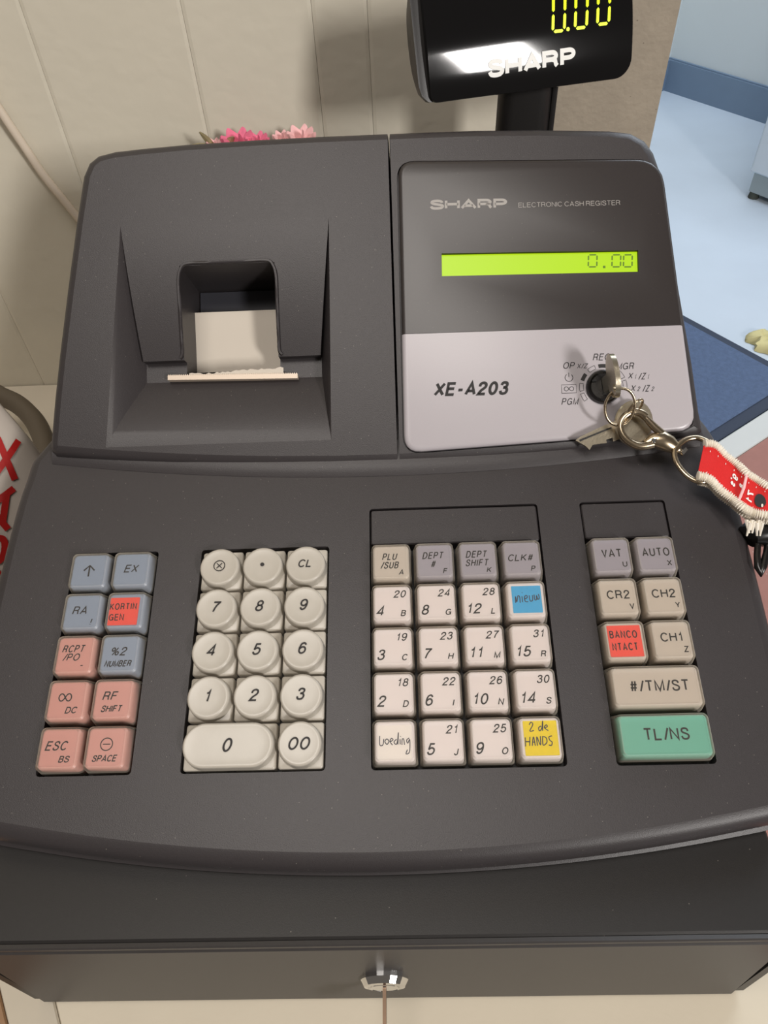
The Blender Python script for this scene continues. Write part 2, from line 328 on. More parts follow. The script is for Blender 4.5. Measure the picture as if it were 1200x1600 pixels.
def text(g, fr, w_, s, cx, cy, h, shear=0.0, bold=0.0, sx=1.0, rot=0.0, align='c', fn=None, width=None, wt=None, mi=0):
    """lay string s on frame fr at height w_, centred at (cx, cy), capitals h high"""
    wt = wt if wt else .125 + bold * 4.0       # stroke weight as a share of the height
    sp = .14 if wt < .16 else .075; ink_ = [c_ for c_ in s if c_ != ' ']
    fixed = len(ink_) * wt + sum((sp * (.35 if c_ == '/' else 1)) for c_ in s[:-1]); adv_ = sum(GL[c_][0] for c_ in s)
    ka = max(.2, (width / h - fixed - shear * (1 - wt)) / adv_) if width else sx
    x = 0; st = []
    for i_, ch in enumerate(s):
        adv, sl = GL[ch]; e_ = wt if ch != ' ' else 0
        for p in sl: st.append([(x + e_ / 2 + a * ka, wt / 2 + b * (1 - wt)) for a, b in p])
        x += adv * ka + e_ + (sp * (.35 if ch == '/' else 1) if i_ < len(s) - 1 else 0)
    k = kx = h; ox = {'c': x * h / 2, 'l': 0, 'r': x * h}[align]; c, s_ = math.cos(rot), math.sin(rot)
    def T_(a, b):
        X, Y = a * kx - ox + shear * (b - .5) * k, (b - .5) * k; u, v = cx + X * c - Y * s_, cy + X * s_ + Y * c
        return fn(u, v) if fn else fr.P(u, v, w_)
    sxr = 1.0
    for p in st:
        n = len(p); L_, R_ = [], []; q = [(a * sxr, b) for a, b in p]
        for i in range(n):
            d0 = (q[i][0] - q[i - 1][0], q[i][1] - q[i - 1][1]) if i else None
            d1_ = (q[i + 1][0] - q[i][0], q[i + 1][1] - q[i][1]) if i < n - 1 else None
            cl = math.hypot(q[0][0] - q[-1][0], q[0][1] - q[-1][1]) < 1e-4 and n > 6
            if cl and i == 0: d0 = (q[-1][0] - q[-2][0], q[-1][1] - q[-2][1])
            if cl and i == n - 1: d1_ = (q[1][0] - q[0][0], q[1][1] - q[0][1])
            nn_ = []
            for d in (d0, d1_):
                if d and math.hypot(*d) > 1e-7: l = math.hypot(*d); nn_.append((-d[1] / l, d[0] / l))
            if not nn_: nn_ = [(0, 1)]
            m0_ = (sum(a[0] for a in nn_), sum(a[1] for a in nn_)); ml = math.hypot(*m0_) or 1; m0_ = (m0_[0] / ml, m0_[1] / ml)
            kk = wt / 2 / max(.42, m0_[0] * nn_[0][0] + m0_[1] * nn_[0][1])
            L_.append(((q[i][0] + m0_[0] * kk) / sxr, q[i][1] + m0_[1] * kk)); R_.append(((q[i][0] - m0_[0] * kk) / sxr, q[i][1] - m0_[1] * kk))
        if fn:                                  # on curved surfaces: finer pieces
            L2, R2 = [], []
            for i in range(n - 1):
                for t in (0, .25, .5, .75):
                    L2.append(tuple(a + (b - a) * t for a, b in zip(L_[i], L_[i + 1]))); R2.append(tuple(a + (b - a) * t for a, b in zip(R_[i], R_[i + 1])))
            L_, R_ = L2 + [L_[-1]], R2 + [R_[-1]]
        m = len(L_); g.put([T_(*z) for z in L_] + [T_(*z) for z in R_], [(i, i + 1, m + i + 1, m + i) for i in range(m - 1)], mi)
def ribbon(g, fr, w_, pts, wd, fn=None, mi=0):  # flat pen stroke through (u, v) points
    L, R = [], []; n = len(pts)
    for i in range(n):
        a, b = pts[max(0, i - 1)], pts[min(n - 1, i + 1)]
        dx, dy = b[0] - a[0], b[1] - a[1]; l = math.hypot(dx, dy) or 1
        nx, ny = -dy / l * wd / 2, dx / l * wd / 2
        L.append((pts[i][0] + nx, pts[i][1] + ny)); R.append((pts[i][0] - nx, pts[i][1] - ny))
    f = fn or (lambda u, v: fr.P(u, v, w_))
    vs = [f(*p) for p in L] + [f(*p) for p in R]
    g.put(vs, [(i, i + 1, n + i + 1, n + i) for i in range(n - 1)], mi)
def poly(g, fr, w_, pts, fn=None, mi=0):
    f = fn or (lambda u, v: fr.P(u, v, w_)); vs = [f(*p) for p in pts]
    tr = tessellate_polygon([[V3((p[0], p[1], 0)) for p in pts]]); g.put(vs, [tuple(t) for t in tr], mi)
# ================================================================== the room
def wbox(name, m, x0, x1, y0, y1, z0, z1, parent=None):
    g = G(); g.box(Frame((0, 0, 0), (1, 0, 0), (0, 1, 0), (0, 0, 1)), x0, x1, y0, y1, z0, z1); return g.make(name, m, parent)
wx_ = WF.at(857, 190)[0]
# back wall: cream boards with shallow grooves between them
wb = struct(wbox('wall_back', 'wall', -1.6, wx_, WALLY + .004, WALLY + .07, FZ, 1.5))
wx = lambda x, y: WF.at(x, y)[0]
g1_, g2_, g3_, g4_, PXL, PXR = wx(67, 112), wx(300, 92), wx(495, 98), wx(577, 75), wx(857, 190), wx(1041, 102)
gx = [-1.6] + [g1_ - .092 * k for k in range(12, 0, -1)] + [g1_, g2_, g3_, g4_, PXL]
gx = [x for i, x in enumerate(gx) if i == 0 or x > gx[i - 1]]
for a, b in zip(gx[:-1], gx[1:]):
    wf = WF; g = G(); q = .0022; g.loft([[V3((x, y, z)) for x, z in ((a + i + .0001, FZ), (b - i - .0001, FZ), (b - i - .0001, 1.5), (a + i + .0001, 1.5))] for i, y in ((0, WALLY + .004), (0, WALLY + .0006), (q, WALLY))])
    o = g.make('wall_panel', 'wall', wb)
struct(wbox('trim_1', 'concrete', PXL + .0001, PXR, WALLY - .002, WALLY + .12, FZ, 1.5))   # concrete pillar at the end of the wall

# the room beyond, turned against the counter
d1 = V3((0.60, -0.80, 0)); d2 = V3((0.80, 0.60, 0)); Z = V3((0, 0, 1))
A = FF.W(1037, 139)
RFm = Frame(A, d1, -d2, Z)                      # origin in the far corner; u along the far wall, v into the room
def rloc(x, y): return RFm.at(x, y)
uu, vv_mat = rloc(1200, 566)
g = G(); g.box(RFm, -1.5, 5.0, -.001, rloc(1200, 641)[1] + 2.5, -.06, 0); farfloor = struct(g.make('floor', 'farfloor'))
g = G(); g.box(RFm, -.5, 4.0, -.08, 0, 0, 2.4); struct(g.make('wall_right', 'farwall'))
g = G(); g.box(RFm, -.08, 0, 0, .35, 0, 2.4); struct(g.make('wall_left', 'farwall'))
hb = (lambda P: P.z - FZ)(Frame(A, d1, Z, -d2).W(1150, 122)) if True else .12
g = G(); g.box(RFm, 0.0, 4.0, 0.0001, .014, 0, hb); g.box(RFm, 0.0, 4.0, 0.0001, .009, hb, hb + .006); struct(g.make('baseboard_right', 'farbase'))
g = G(); g.box(RFm, .0001, .012, .0141, .35, 0, hb); struct(g.make('baseboard_left', 'farbase'))
# navy mat on the floor
m0, m1 = rloc(1085, 503), rloc(1200, 565); m2, m3 = rloc(1133, 684), rloc(1200, 641)
vtop = (m0[1] + m1[1]) / 2; 
dm = thing('door_mat', 'navy blue ribbed door mat with a dark rubber border on the pale floor', 'mat', FF.W(1150, 600))
ut = max(m2[0], m3[0])
EDG = [FF.at(*p) for p in ((1060, 490), (1200, 566), (1420, 686), (1330, 560), (1133, 684), (1020, 757))]
import itertools
pA, pB = V3((*FF.at(1085, 505), 0)), V3((*FF.at(1200, 567), 0)); pC, pD = V3((*FF.at(1133, 684), 0)), V3((*FF.at(1200, 641), 0))
du, dw = (pB - pA).normalized(), (pD - pC).normalized()
def cross2(p, d, q, e): k = ((q.x - p.x) * e.y - (q.y - p.y) * e.x) / (d.x * e.y - d.y * e.x); return p + d * k
c0 = cross2(pA, du, pC, dw)                     # hidden near corner of the mat, behind the register
mq = [c0, c0 - du * .60, c0 - du * .60 - dw * .60, c0 - dw * .60]
matpoly = [(p.x, p.y) for p in mq]
def area2(p): return sum(p[i][0] * p[(i + 1) % len(p)][1] - p[(i + 1) % len(p)][0] * p[i][1] for i in range(len(p)))
if area2(matpoly) < 0: matpoly = matpoly[::-1]
g = G(); g.loft(ringsof(FF, [(matpoly, .0005), (matpoly, .005), (inset(matpoly, .004), .007)])); g.make('rubber_border', 'matedge', dm)
mi_ = inset(matpoly, .028)
g = G(); g.loft(ringsof(FF, [(mi_, .0071), (mi_, .0105), (inset(mi_, .003), .012)])); g.make('pile', 'mat', dm)
# pale sill and red-brown floor on the near side
n2 = V3((dw.y, -dw.x, 0));  n2 = n2 if n2.dot(pC - pA) > 0 else -n2
pS = V3((*FF.at(1158, 713), 0)); wS = (pS - pC).dot(n2)
g = G(); q = [pC - dw * 1.0 + n2 * .004, pC + dw * 2 + n2 * .004, pC + dw * 2 + n2 * wS, pC - dw * 1.0 + n2 * wS]
pl = [(p.x, p.y) for p in q]; pl = pl if area2(pl) > 0 else pl[::-1]
g.loft(ringsof(FF, [(pl, .0006), (pl, .008), (inset(pl, .002), .010)])); struct(g.make('trim_2', 'strip'))
q = [pC - dw * 1.4 + n2 * (wS + .001), pC + dw * 2 + n2 * (wS + .001), pC + dw * 2 + n2 * 2.4, pC - dw * 1.4 + n2 * 2.4]
pl = [(p.x, p.y) for p in q]; pl = pl if area2(pl) > 0 else pl[::-1]
g = G(); g.loft(ringsof(FF, [(pl, .0006), (pl, .007)])); o = struct(g.make('floor', 'redfloor'))
# white appliance at the right
cbp = FF.at(1170, 268, .085); CF = Frame((cbp[0], cbp[1], FZ), d1, d2, Z)
fz = thing('white_cabinet', 'white enamel appliance on dark feet standing on the pale floor', 'appliance', CF.o)
zz = .085
g = G(); pp = rr(.3, .22, .3, .22, .012, 3)
g.loft(ringsof(CF, [(inset(pp, .006), zz), (pp, zz + .006), (pp, .85), (inset(pp, .008), .86)])); g.make('housing', 'fridge', fz, smooth=30)
g = G(); g.box(CF, .014, .586, .012, .43, .022, zz); g.make('plinth', 'metalfoot', fz)
for a, b in ((.04, .04), (.56, .04), (.04, .40), (.56, .40)):
    g = G(); g.loft(ringsof(CF, [(circ(a - .012, b - .012, .018, 12), .0006), (circ(a - .012, b - .012, .015, 12), .0215)])); g.make('foot', 'foot', fz, smooth=30)
# crumpled yellow cloth beyond the mat
cu = FF.at(1203, 537); g = G(); rings = []
for k, (rad, hh) in enumerate(((1, .001), (.95, .012), (.7, .022), (.35, .018), (.05, .024))):
    ring = []
    for i in range(28):
        a = 2 * PI * i / 28; r_ = .048 * rad * (1 + .22 * math.sin(3 * a + 1) + .12 * math.sin(7 * a + k))
        ring.append(V3((cu[0] + r_ * math.cos(a) * 1.25, cu[1] + r_ * math.sin(a) * .9, FZ + hh + .004 * math.sin(5 * a + 2 * k) * (k > 0))))
    rings.append(ring)
g.loft(rings); tag(g.make('cloth', 'yellowcloth', smooth=60), 'crumpled pale yellow cloth on the floor beside the navy mat', 'cloth')

# ================================================================== table
tb = thing('counter_table', 'cream counter top under the cash register, pale strip and brown edge at left', 'table', (0, 0.05, TZ))
def slab(name, m, pts, z0, z1):
    pl = pts if area2(pts) > 0 else pts[::-1]
    g = G(); g.loft([[V3((x, y, z)) for x, y in p] for p, z in ((pl, z0), (pl, z1 - .001), (inset(pl, .0006), z1))]); return g.make(name, m, tb)
l1, l2 = TF.at(85, 1562), TF.at(94, 1600); k1, k2 = TF.at(0, 1550), TF.at(12, 1600)
def ext(p, q, Y): t = (Y - p[1]) / (q[1] - p[1]); return (p[0] + (q[0] - p[0]) * t, Y)
YF, YB, X1 = -.23, WALLY - .0005, .302
a0, a1 = ext(l1, l2, -.10), ext(l1, l2, YF); b0, b1 = ext(k1, k2, -.10), ext(k1, k2, YF)
slab('tabletop', 'table', [a1, (X1, YF), (X1, YB), (a0[0], YB), a0], TZ - .03, TZ)
slab('edge_strip', 'tablestrip', [(a1[0] - .0004, YF), (a0[0] - .0004, -.10), (a0[0] - .0004, YB), (-.62, YB), (-.62, -.1002), b0, b1], TZ - .03, TZ)
slab('wood_board', 'brownwood', [(b1[0] - .0005, YF), (b0[0] - .0005, -.1006), (-.62, -.1006), (-.62, YF)], TZ - .03, TZ - .001)
for x, y in ((-.58, -.19), (.26, -.19), (-.58, .24), (.26, .24)):
    g = G(); g.box(FF, x - .02, x + .02, y - .02, y + .02, .0075, TZ - .031 - FZ); g.make('leg', 'brownwood', tb)

# ================================================================== cash register
REG = thing('cash_register', 'charcoal electronic cash register with coloured keys, green screen and locked drawer', 'cash register', (.125, .05, TZ))
# --- drawer
Wd = Frame((0, 0, 0), (1, 0, 0), (0, 1, 0), (0, 0, 1))
DX0, DX1 = -.0300, .2795
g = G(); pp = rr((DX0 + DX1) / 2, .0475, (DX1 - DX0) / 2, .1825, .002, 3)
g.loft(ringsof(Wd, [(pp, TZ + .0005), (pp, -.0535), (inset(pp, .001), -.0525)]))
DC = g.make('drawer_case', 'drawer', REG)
g = G()
x0, x1 = DX0 + .0025, DX1 - .0035
prof = [(-.1351, -.0532), (-.1366, -.0528), (-.1371, -.0536), (-.1371, -.0556), (-.1367, -.0560), (-.1369, -.0570), (-.1376, -.0578), (-.1412, -.1310), (-.1405, TZ + .002), (-.1351, TZ + .002)]
g.loft([[V3((x, y, z)) for y, z in prof] for x in (x0, x1)]); DR = g.make('drawer_front', 'drawerfront', REG)
# side rails seen at both lower corners
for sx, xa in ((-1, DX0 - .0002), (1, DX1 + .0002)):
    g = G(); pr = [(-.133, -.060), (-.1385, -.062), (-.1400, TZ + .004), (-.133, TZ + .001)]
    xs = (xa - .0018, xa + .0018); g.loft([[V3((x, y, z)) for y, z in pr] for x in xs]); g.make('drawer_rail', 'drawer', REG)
# drawer lock
LF = Frame((0, -.1398, 0), (1, 0, 0), (0, 0, 1), (0, -1, 0))
lu, lv = LF.at(601, 1546, .004)
g = G(); c1 = lambda r, n=22: circ(lu, lv, r, n, PI / 22)
g.loft(ringsof(LF, [(c1(.0098), -.001), (c1(.0098), .0008), (c1(.0084), .0032), (c1(.0068), .0036), (c1(.0064), .0030), (c1(.0058), .0030), (c1(.0056), .0036)])); g.make('drawer_lock', 'chrome', REG)
g = G(); g.box(LF, lu - .0006, lu + .0006, lv - .0035, lv + .0035, .0033, .0038); g.make('key_slot', 'black', bpy.data.objects['drawer_lock'])
dk = thing('drawer_key', 'small steel key sticking out of the chrome lock on the drawer', 'key', LF.P(lu, lv, .0055))
g = G(); g.loft([[LF.P(lu + s * .0007, a, b) for a, b in [(lv - .003, .0035), (lv - .003, .020), (lv - .0025, .0225), (lv + .0025, .0225), (lv + .003, .020), (lv + .003, .0035)]] for s in (-1, 1)]); g.make('blade', 'darkkey', dk)
g = G(); cc = [(lv + .0085 * math.sin(2 * PI * k / 20), .030 + .0085 * math.cos(2 * PI * k / 20)) for k in range(20)]
g.loft([[LF.P(lu + s * .0011, a, b) for a, b in cc] for s in (-1, 1)]); g.make('bow', 'darkkey', dk)

# --- body
def front_v(u): return -.1222 + .62 * (u - .125) ** 2
outl = [(-.033, .0765), (-.0395, .0655), (-.0418, .0605), (-.0426, .0520), (-.0442, .038), (-.0452, .012), (-.0456, -.02), (-.0456, -.06), (-.0452, -.085), (-.0430, -.094), (-.0375, front_v(-.0375) + .0022)]
outl += [(u, front_v(u)) for u in [-.031 + .0196 * k for k in range(17)]]
outl += [(.2875, front_v(.2875) + .002), (.2915, -.094), (.2934, -.085), (.2936, -.05), (.2937, -.01), (.2934, .02), (.2930, .040), (.2920, .052), (.2902, .0605), (.2872, .0695), (.2835, .0765)]
outl = curve(outl, 3)
T = -.005
g = G()
base = [V3((p.x, p.y, -.0505)) for p in (KF.P(u, v, 0) for u, v in inset(outl, .004))]
low = [V3((p.x, p.y, max(-.0490, KF.P(u, v, T - .0125).z if 0 else -.0490))) for (u, v), p in ((q_, KF.P(*q_, T - .008)) for q_ in inset(outl, .0025))]
spec = [(inset(outl, .0004), T - .0095), (outl, T - .0075), (inset(outl, .0003), T - .0055), (inset(outl, .0012), T - .0034), (inset(outl, .0026), T - .0016), (inset(outl, .0046), T - .0004), (inset(outl, .0068), T)]
# key wells
PIT = .019
G0, G1, G2, G3 = 0.0, .0583, .1338, .2296
def wellpoly(u0, u1, v0, v1, r=.0016): return rr((u0 + u1) / 2, (v0 + v1) / 2, (u1 - u0) / 2, (v1 - v0) / 2, r, 3)
wl = [wellpoly(-.0097, .0288, -.0860, .0103), wellpoly(.0484, .1062, -.0860, .0103), wellpoly(.1243, .2010, -.0862, .0284), wellpoly(.2200, .2585, -.0864, .0284)]
g.loft([base, low] + ringsof(KF, spec), True, False)
holed(g, KF, T, spec[-1][0], [p[::-1] for p in wl])
for p in wl: g.loft(ringsof(KF, [(inset(p, -.0000), T), (p, -.0130)]), False, True)
BODY = g.make('lower_case', 'body', REG); merge(BODY, KF.en)
for p in wl:
    g = G(); g.loft(ringsof(KF, [(inset(p, .0001), -.0129), (inset(p, .0001), -.0126)])); g.make('key_well_floor', 'black', REG)
# blank filler panels above the two right-hand key groups
for (u0, u1) in ((.1243, .2010), (.2200, .2585)):
    q = rr((u0 + u1) / 2, .0190, (u1 - u0) / 2 - .0006, .0087, .0012, 3)
    g = G(); g.loft(ringsof(KF, [(q, -.0125), (q, T - .0007), (inset(q, .0005), T - .0002)])); g.make('filler_panel', 'body', REG, smooth=30)

# --- rear ledge of the case under the printer cover
def crease(u): return .0449 + .48 * (u - .133) ** 2
us = [-.0290 + .0160 * k for k in range(20)]; us[-1] = .2800
rows = [(0, T - .002), (.0004, T + .0002), (.0022, T + .0012), (.006, T + .0026), (.03, T + .0034)]
g = G(); rg = []
for u in us:
    c = crease(u); rg.append([KF.P(u, c + a, b) for a, b in rows] + [KF.P(u, .078, T + .0034), KF.P(u, .078, T - .003), KF.P(u, c + .001, T - .003)])
g.loft(rg); g.make('rear_ledge', 'body', REG, smooth=35)
# rear base beneath the upper housing
g = G(); pp = rr(.125, .16, .150, .084, .01, 4)
g.loft(ringsof(Wd, [(pp, -.0515), (pp, .0172), (inset(pp, .001), .018)])); g.make('rear_base', 'body', REG)

# --- upper housing: printer cover (left) and display housing (right)
SE = .1384
def hb_(u): return .0012 + .40 * (u - .13) ** 2
botL = [(u, hb_(u)) for u in (-.0262, -.01, .01, .03, .055, .08, .11)] + [(SE, hb_(SE))]
left = botL + [(SE, .1645), (.105, .1647), (.0739, .1645), (.04, .1638), (.0173, .1627), (.0035, .1617), (-.0050, .1598), (-.0098, .1560), (-.0128, .1490), (-.0165, .125), (-.0208, .0925), (-.0248, .060), (-.0270, .0394), (-.0289, .0170), (-.0287, .0135)]
rt = [(SE, hb_(SE))] + [(u, hb_(u)) for u in (.16, .18, .20, .22, .24, .26)] + [(.2785, hb_(.2785)), (.2812, .0125), (.2808, .018), (.2802, .0222), (.2784, .045), (.2761, .0649), (.2725, .097), (.2691, .1273), (.2682, .1400), (.2660, .1480), (.2620, .1545), (.2550, .1590), (.245, .1607), (.2101, .1630), (.18, .1641), (.155, .1644), (SE, .1645)]
def housing(name, pts, sgn, hole, extra):
    pts = [(u + (sgn * .00025 if abs(u - SE) < 1e-6 else 0), v) for u, v in pts]; lk_ = SE + sgn * .00025
    g = G(); sp = [(pts, -.0075), (inset(pts, .0003, lk_), -.0040), (inset(pts, .0012, lk_), -.0019), (inset(pts, .0028, lk_), -.0006), (inset(pts, .0050, lk_), 0)]
    fr = ringsof(HF, sp)
    def bk(Y): return [V3((p.x, Y, max(.0125 if p.z < .0125 else .0135 + .0004 * (p.z - .0125), p.z - (Y - p.y) * .62) if p.z > .0125 else p.z)) for p in fr[0]]
    g.loft([bk(.2400), bk(.236)] + fr, True, False)
    holed(g, HF, 0, sp[-1][0], [hole[::-1]]); extra(g); o = g.make(name, 'body', REG); merge(o, HF.en); return o

# pocket where the receipt comes out: V-shaped trench with triangular cheeks
dep, dep1 = .0125, .0078
vb = .0475; vt = vb + .0095; VT = .1220
wu0, wu1, wv1 = .0352, .0815, .1015
rows_ = [(.0150 - .0156 * t, .1020 + .0050 * t, vb + (.0140 - vb) * t, -dep * (1 - t) ** 1.5) for t in [k / 12 for k in range(13)]]
uL0, uR0 = .0070, .1084
def wprof(v): return -dep1 * max(0, (VT - v) / (VT - vt)) ** 1.7
def trench_w(v): return 0 if v >= VT else (wprof(v) if v > vt else -dep)
hole_ = [(rows_[-1][0], rows_[-1][2]), (rows_[-1][1], rows_[-1][2]), (uR0, VT), (uL0, VT)]
wout = [(wu1, vt)] + [(wu1, .08)] + [(wu1 - .003 + .003 * math.cos(a), wv1 - .003 + .003 * math.sin(a)) for a in [PI / 2 * k / 4 for k in range(5)]] + [(wu0 + .003 + .003 * math.cos(a), wv1 - .003 + .003 * math.sin(a)) for a in [PI / 2 + PI / 2 * k / 4 for k in range(5)]] + [(wu0, .08), (wu0, vt)]
def trench(g):
    P = HF.P; L0, R0 = rows_[0][0], rows_[0][1]
    vs_ = [vt + (wv1 - vt) * k / 8 for k in range(9)] + [wv1 + (VT - wv1) * k / 7 for k in range(1, 8)]
    ul = lambda v: L0 + (uL0 - L0) * (v - vt) / (VT - vt); ur = lambda v: R0 + (uR0 - R0) * (v - vt) / (VT - vt)
    for a, b in zip(vs_[:-1], vs_[1:]):
        segs = ((ul, lambda v: wu0), (lambda v: wu1, ur)) if b <= wv1 + 1e-6 else ((ul, lambda v: wu0), (lambda v: wu0, lambda v: wu1), (lambda v: wu1, ur))
        for fa, fb in segs: g.put([P(fa(a), a, wprof(a)), P(fb(a), a, wprof(a)), P(fb(b), b, wprof(b)), P(fa(b), b, wprof(b))], [(0, 1, 2, 3)])
    for a, b in ((L0, wu0), (wu1, R0)):         # step, then the floor either side of the window
        g.put([P(a, vt, -dep1), P(b, vt, -dep1), P(b, vt, -dep), P(a, vt, -dep), P(b, vb, -dep), P(a, vb, -dep)], [(0, 1, 2, 3), (3, 2, 4, 5)])
    for (a, b, v, w_), (c, d, v2, w2) in zip(rows_[:-1], rows_[1:]): g.put([P(a, v, w_), P(b, v, w_), P(d, v2, w2), P(c, v2, w2)], [(0, 1, 2, 3)])
    for k_, top_ in ((0, uL0), (1, uR0)):       # triangular cheeks
        D_ = rows_[0][k_]; f_ = (ul, ur)[k_]; pts = [P(top_, VT, 0)] + [P(f_(v), v, wprof(v)) for v in vs_[::-1][1:]] + [P(D_, vt, -dep)] + [P(r_[k_], r_[2], r_[3]) for r_ in rows_]
        g.put(pts, [(0, i, i + 1) for i in range(1, len(pts) - 1)])
    wout_ = [(wu1, v) for v in vs_[:9]] + [(wu0, v) for v in vs_[:9][::-1]]
    wall = [(u, v, wprof(v)) for u, v in wout_] + [(wu0, vt, -dep), (wu0, vb, -dep), (wu1, vb, -dep), (wu1, vt, -dep)]
    n = len(wall); g.put([P(*p) for p in wall] + [P(p[0], p[1], -.042) for p in wall], [(i, (i + 1) % n, n + (i + 1) % n, n + i) for i in range(n)])
wv0 = vb
PC = housing('printer_cover', left, -1, hole_, trench)
pl_pts = rounded([(.1413, .0066, .008), (.2765, .0126, .009), (.2672, .1430, .012), (.1426, .1478, .008)], 0, 5)
gro = inset(pl_pts, -.0007)
DH = housing('display_housing', rt, 1, gro, lambda g: g.loft(ringsof(HF, [(gro, 0), (gro, -.0022)]), False, True))
# raised lip round the paper window
g = G()
lipp = [(wu0 - .0018, vb + .0105)] + [(wu0 - .0006, v) for v in (.060, .066, .075, .085, .095)] + [(wu0 + .001, .1005), (wu0 + .004, .1025)] + [(x, .1025) for x in (.048, .058, .068)] + [(wu1 - .004, .1025), (wu1 - .001, .1005)] + [(wu1 + .0006, v) for v in (.095, .085, .075, .066, .060)] + [(wu1 + .0018, vb + .0105)]
g.tube([HF.P(u, v, trench_w(v) + .0002) for u, v in curve(lipp, 3)], .0009, 6, up=HF.en); g.make('window_rim', 'body', REG, smooth=60)
# white plastic paper guide seen through the window, with paper behind
g = G(); Wp = -.030
pa = [HF.at(296, 492, Wp), HF.at(430, 489, Wp)]; pb = [HF.at(296, 574, Wp), HF.at(440, 574, Wp)]
pu0, pu1 = pa[0][0], wu1 + .0006
shape = rounded([(pu0, pb[0][1] - .003, 0), (pu1, pb[0][1] - .003, 0), (pu1, pa[0][1], 0), (pu0, pa[0][1], .003)], 0, 4)
g.loft([[HF.P(u, v, Wp - t + .10 * (v - pb[0][1])) for u, v in shape] for t in (.0012, 0)]); g.make('paper_guide', 'paper', REG)
g = G(); g.box(HF, wu0 + .0006, wu1 - .0006, wv0 + .0006, wv1 - .0006, -.0365, -.0360); g.make('printer_inside', 'inside', REG)
# slot bar, tear bar
g = G(); g.box(HF, wu0 + .001, wu1 - .001, vb + .0012, vb + .0042, -.020, -.0148); g.make('paper_slot', 'matteblack', REG)
g = G(); tw = -dep + .004
ta, tb_ = HF.at(262, 591, tw), HF.at(465, 588, tw); n = 62; vs = []
top = []; v0 = ta[1]; v1 = tb_[1]
for i in range(n + 1):
    t = i / n; u = ta[0] + (tb_[0] - ta[0]) * t; v = v0 + (v1 - v0) * t
    if i < n: top += [(u, v + .0012), (u + (tb_[0] - ta[0]) / n * .5, v + .0019)]
    else: top += [(u, v + .0012)]
pl = [(ta[0], v0 - .0009), (tb_[0], v1 - .0009)] + top[::-1]
g.loft([[HF.P(u, v, w_) for u, v in pl] for w_ in (tw - .006, tw)], False, False)
for w_ in (tw,): poly(g, HF, w_, pl)
g.make('tear_bar', 'tearbar', REG)
# torn receipt paper edge left in the cutter
rp = []; random.seed(3); nn = 34
u0_, u1_ = wu0 + .002, wu1 + .002
for i in range(nn + 1): rp.append((u0_ + (u1_ - u0_) * i / nn, v0 + .0024 + random.uniform(-.0004, .0005) + (.0012 if i > nn - 3 else 0) - .0006 * math.sin(i / 5)))
pl = [(u0_, v0 + .0003), (u1_, v1 + .0003)] + rp[::-1]
g = G(); poly(g, HF, tw - .0006, pl); poly(g, HF, tw - .0008, pl)
tag(g.make('receipt_paper', 'paper'), 'torn edge of white receipt paper in the cutter of the printer', 'paper')

# --- display plate on the right housing
VS = .0622
def clip(poly_, keep_low, vs_):
    out = []; N = len(poly_)
    for i in range(N):
        p, q = poly_[i], poly_[(i + 1) % N]; f = lambda z: (vs_(z[0]) - z[1]) if keep_low else (z[1] - vs_(z[0]))
        a, b = f(p), f(q)
        if a >= 0: out.append(p)
        if a * b < 0: t = a / (a - b); out.append((p[0] + (q[0] - p[0]) * t, p[1] + (q[1] - p[1]) * t))
    return out
split = lambda u: .0628 - .0008 * (u - .1418) / .132
up_ = clip(pl_pts, False, lambda u: split(u) + .00008); lo_ = clip(pl_pts, True, lambda u: split(u) - .00008)
def plate(name, m, p, lockv):
    def ins(d): return [(u, (v if abs(v - split(u)) < .0002 else vv)) for (u, v), (u_, vv) in zip(p, inset(p, d)) for u in [u_ if abs(v - split(u)) > .0002 else u + (d if u < .2 else -d)]]
    g = G(); g.loft(ringsof(HF, [(p, -.0021), (p, .0008), (ins(.0004), .0014), (ins(.0010), .0018), (ins(.0020), .0020)])); return g.make(name, m, REG, smooth=30)
UP = plate('display_plate', 'plate', up_, 0); LO = plate('silver_plate', 'silver', lo_, 0)
LO['label'] = 'pale silver lower half of the front plate with black print'
PW = .0020
lc = [HF.at(*p, PW) for p in ((690.5, 431.5), (998, 424.5), (997, 391), (690, 396))]
cut(UP, [prism(HF, lc, -.0006, .01)]); smooth(UP, 30)
g = G(); q = [(lc[0][0] + .0001, lc[0][1]), (lc[1][0] - .0001, lc[1][1]), lc[2], lc[3]]
g.loft(ringsof(HF, [(inset(lc, .00005), -.0006), (inset(lc, .00005), .0004)])); LCD = g.make('screen', 'lcd', REG)
LCD['label'] = 'lit yellow green screen reading 0.00'
# lcd digits in block segments
def seg7(g, cx, cy, hw, hh, t, sl, dash, fr, w_, fn=None, rot=0):
    c, s_ = math.cos(rot), math.sin(rot)
    def tr(x, y): x = x + sl * y; return (cx + x * c - y * s_, cy + x * s_ + y * c)
    gap = t * .35
    H = lambda y: [(-hw + gap, y), (-hw + gap + t * .5, y + t / 2), (hw - gap - t * .5, y + t / 2), (hw - gap, y), (hw - gap - t * .5, y - t / 2), (-hw + gap + t * .5, y - t / 2)]
    Vv = lambda x, a, b: [(x, a + gap), (x + t / 2, a + gap + t * .5), (x + t / 2, b - gap - t * .5), (x, b - gap), (x - t / 2, b - gap - t * .5), (x - t / 2, a + gap + t * .5)]
    for pts in (H(hh), H(-hh), Vv(-hw, 0, hh), Vv(hw, 0, hh), Vv(-hw, -hh, 0), Vv(hw, -hh, 0)): poly(g, fr, w_, [tr(*p) for p in pts], fn)
g = G()
for px_ in (926, 963, 981):
    a = HF.at(px_, 407.5, .0005); seg7(g, a[0], a[1], .0020, .0029, .0007, .05, 0, HF, .00046, rot=-.026)
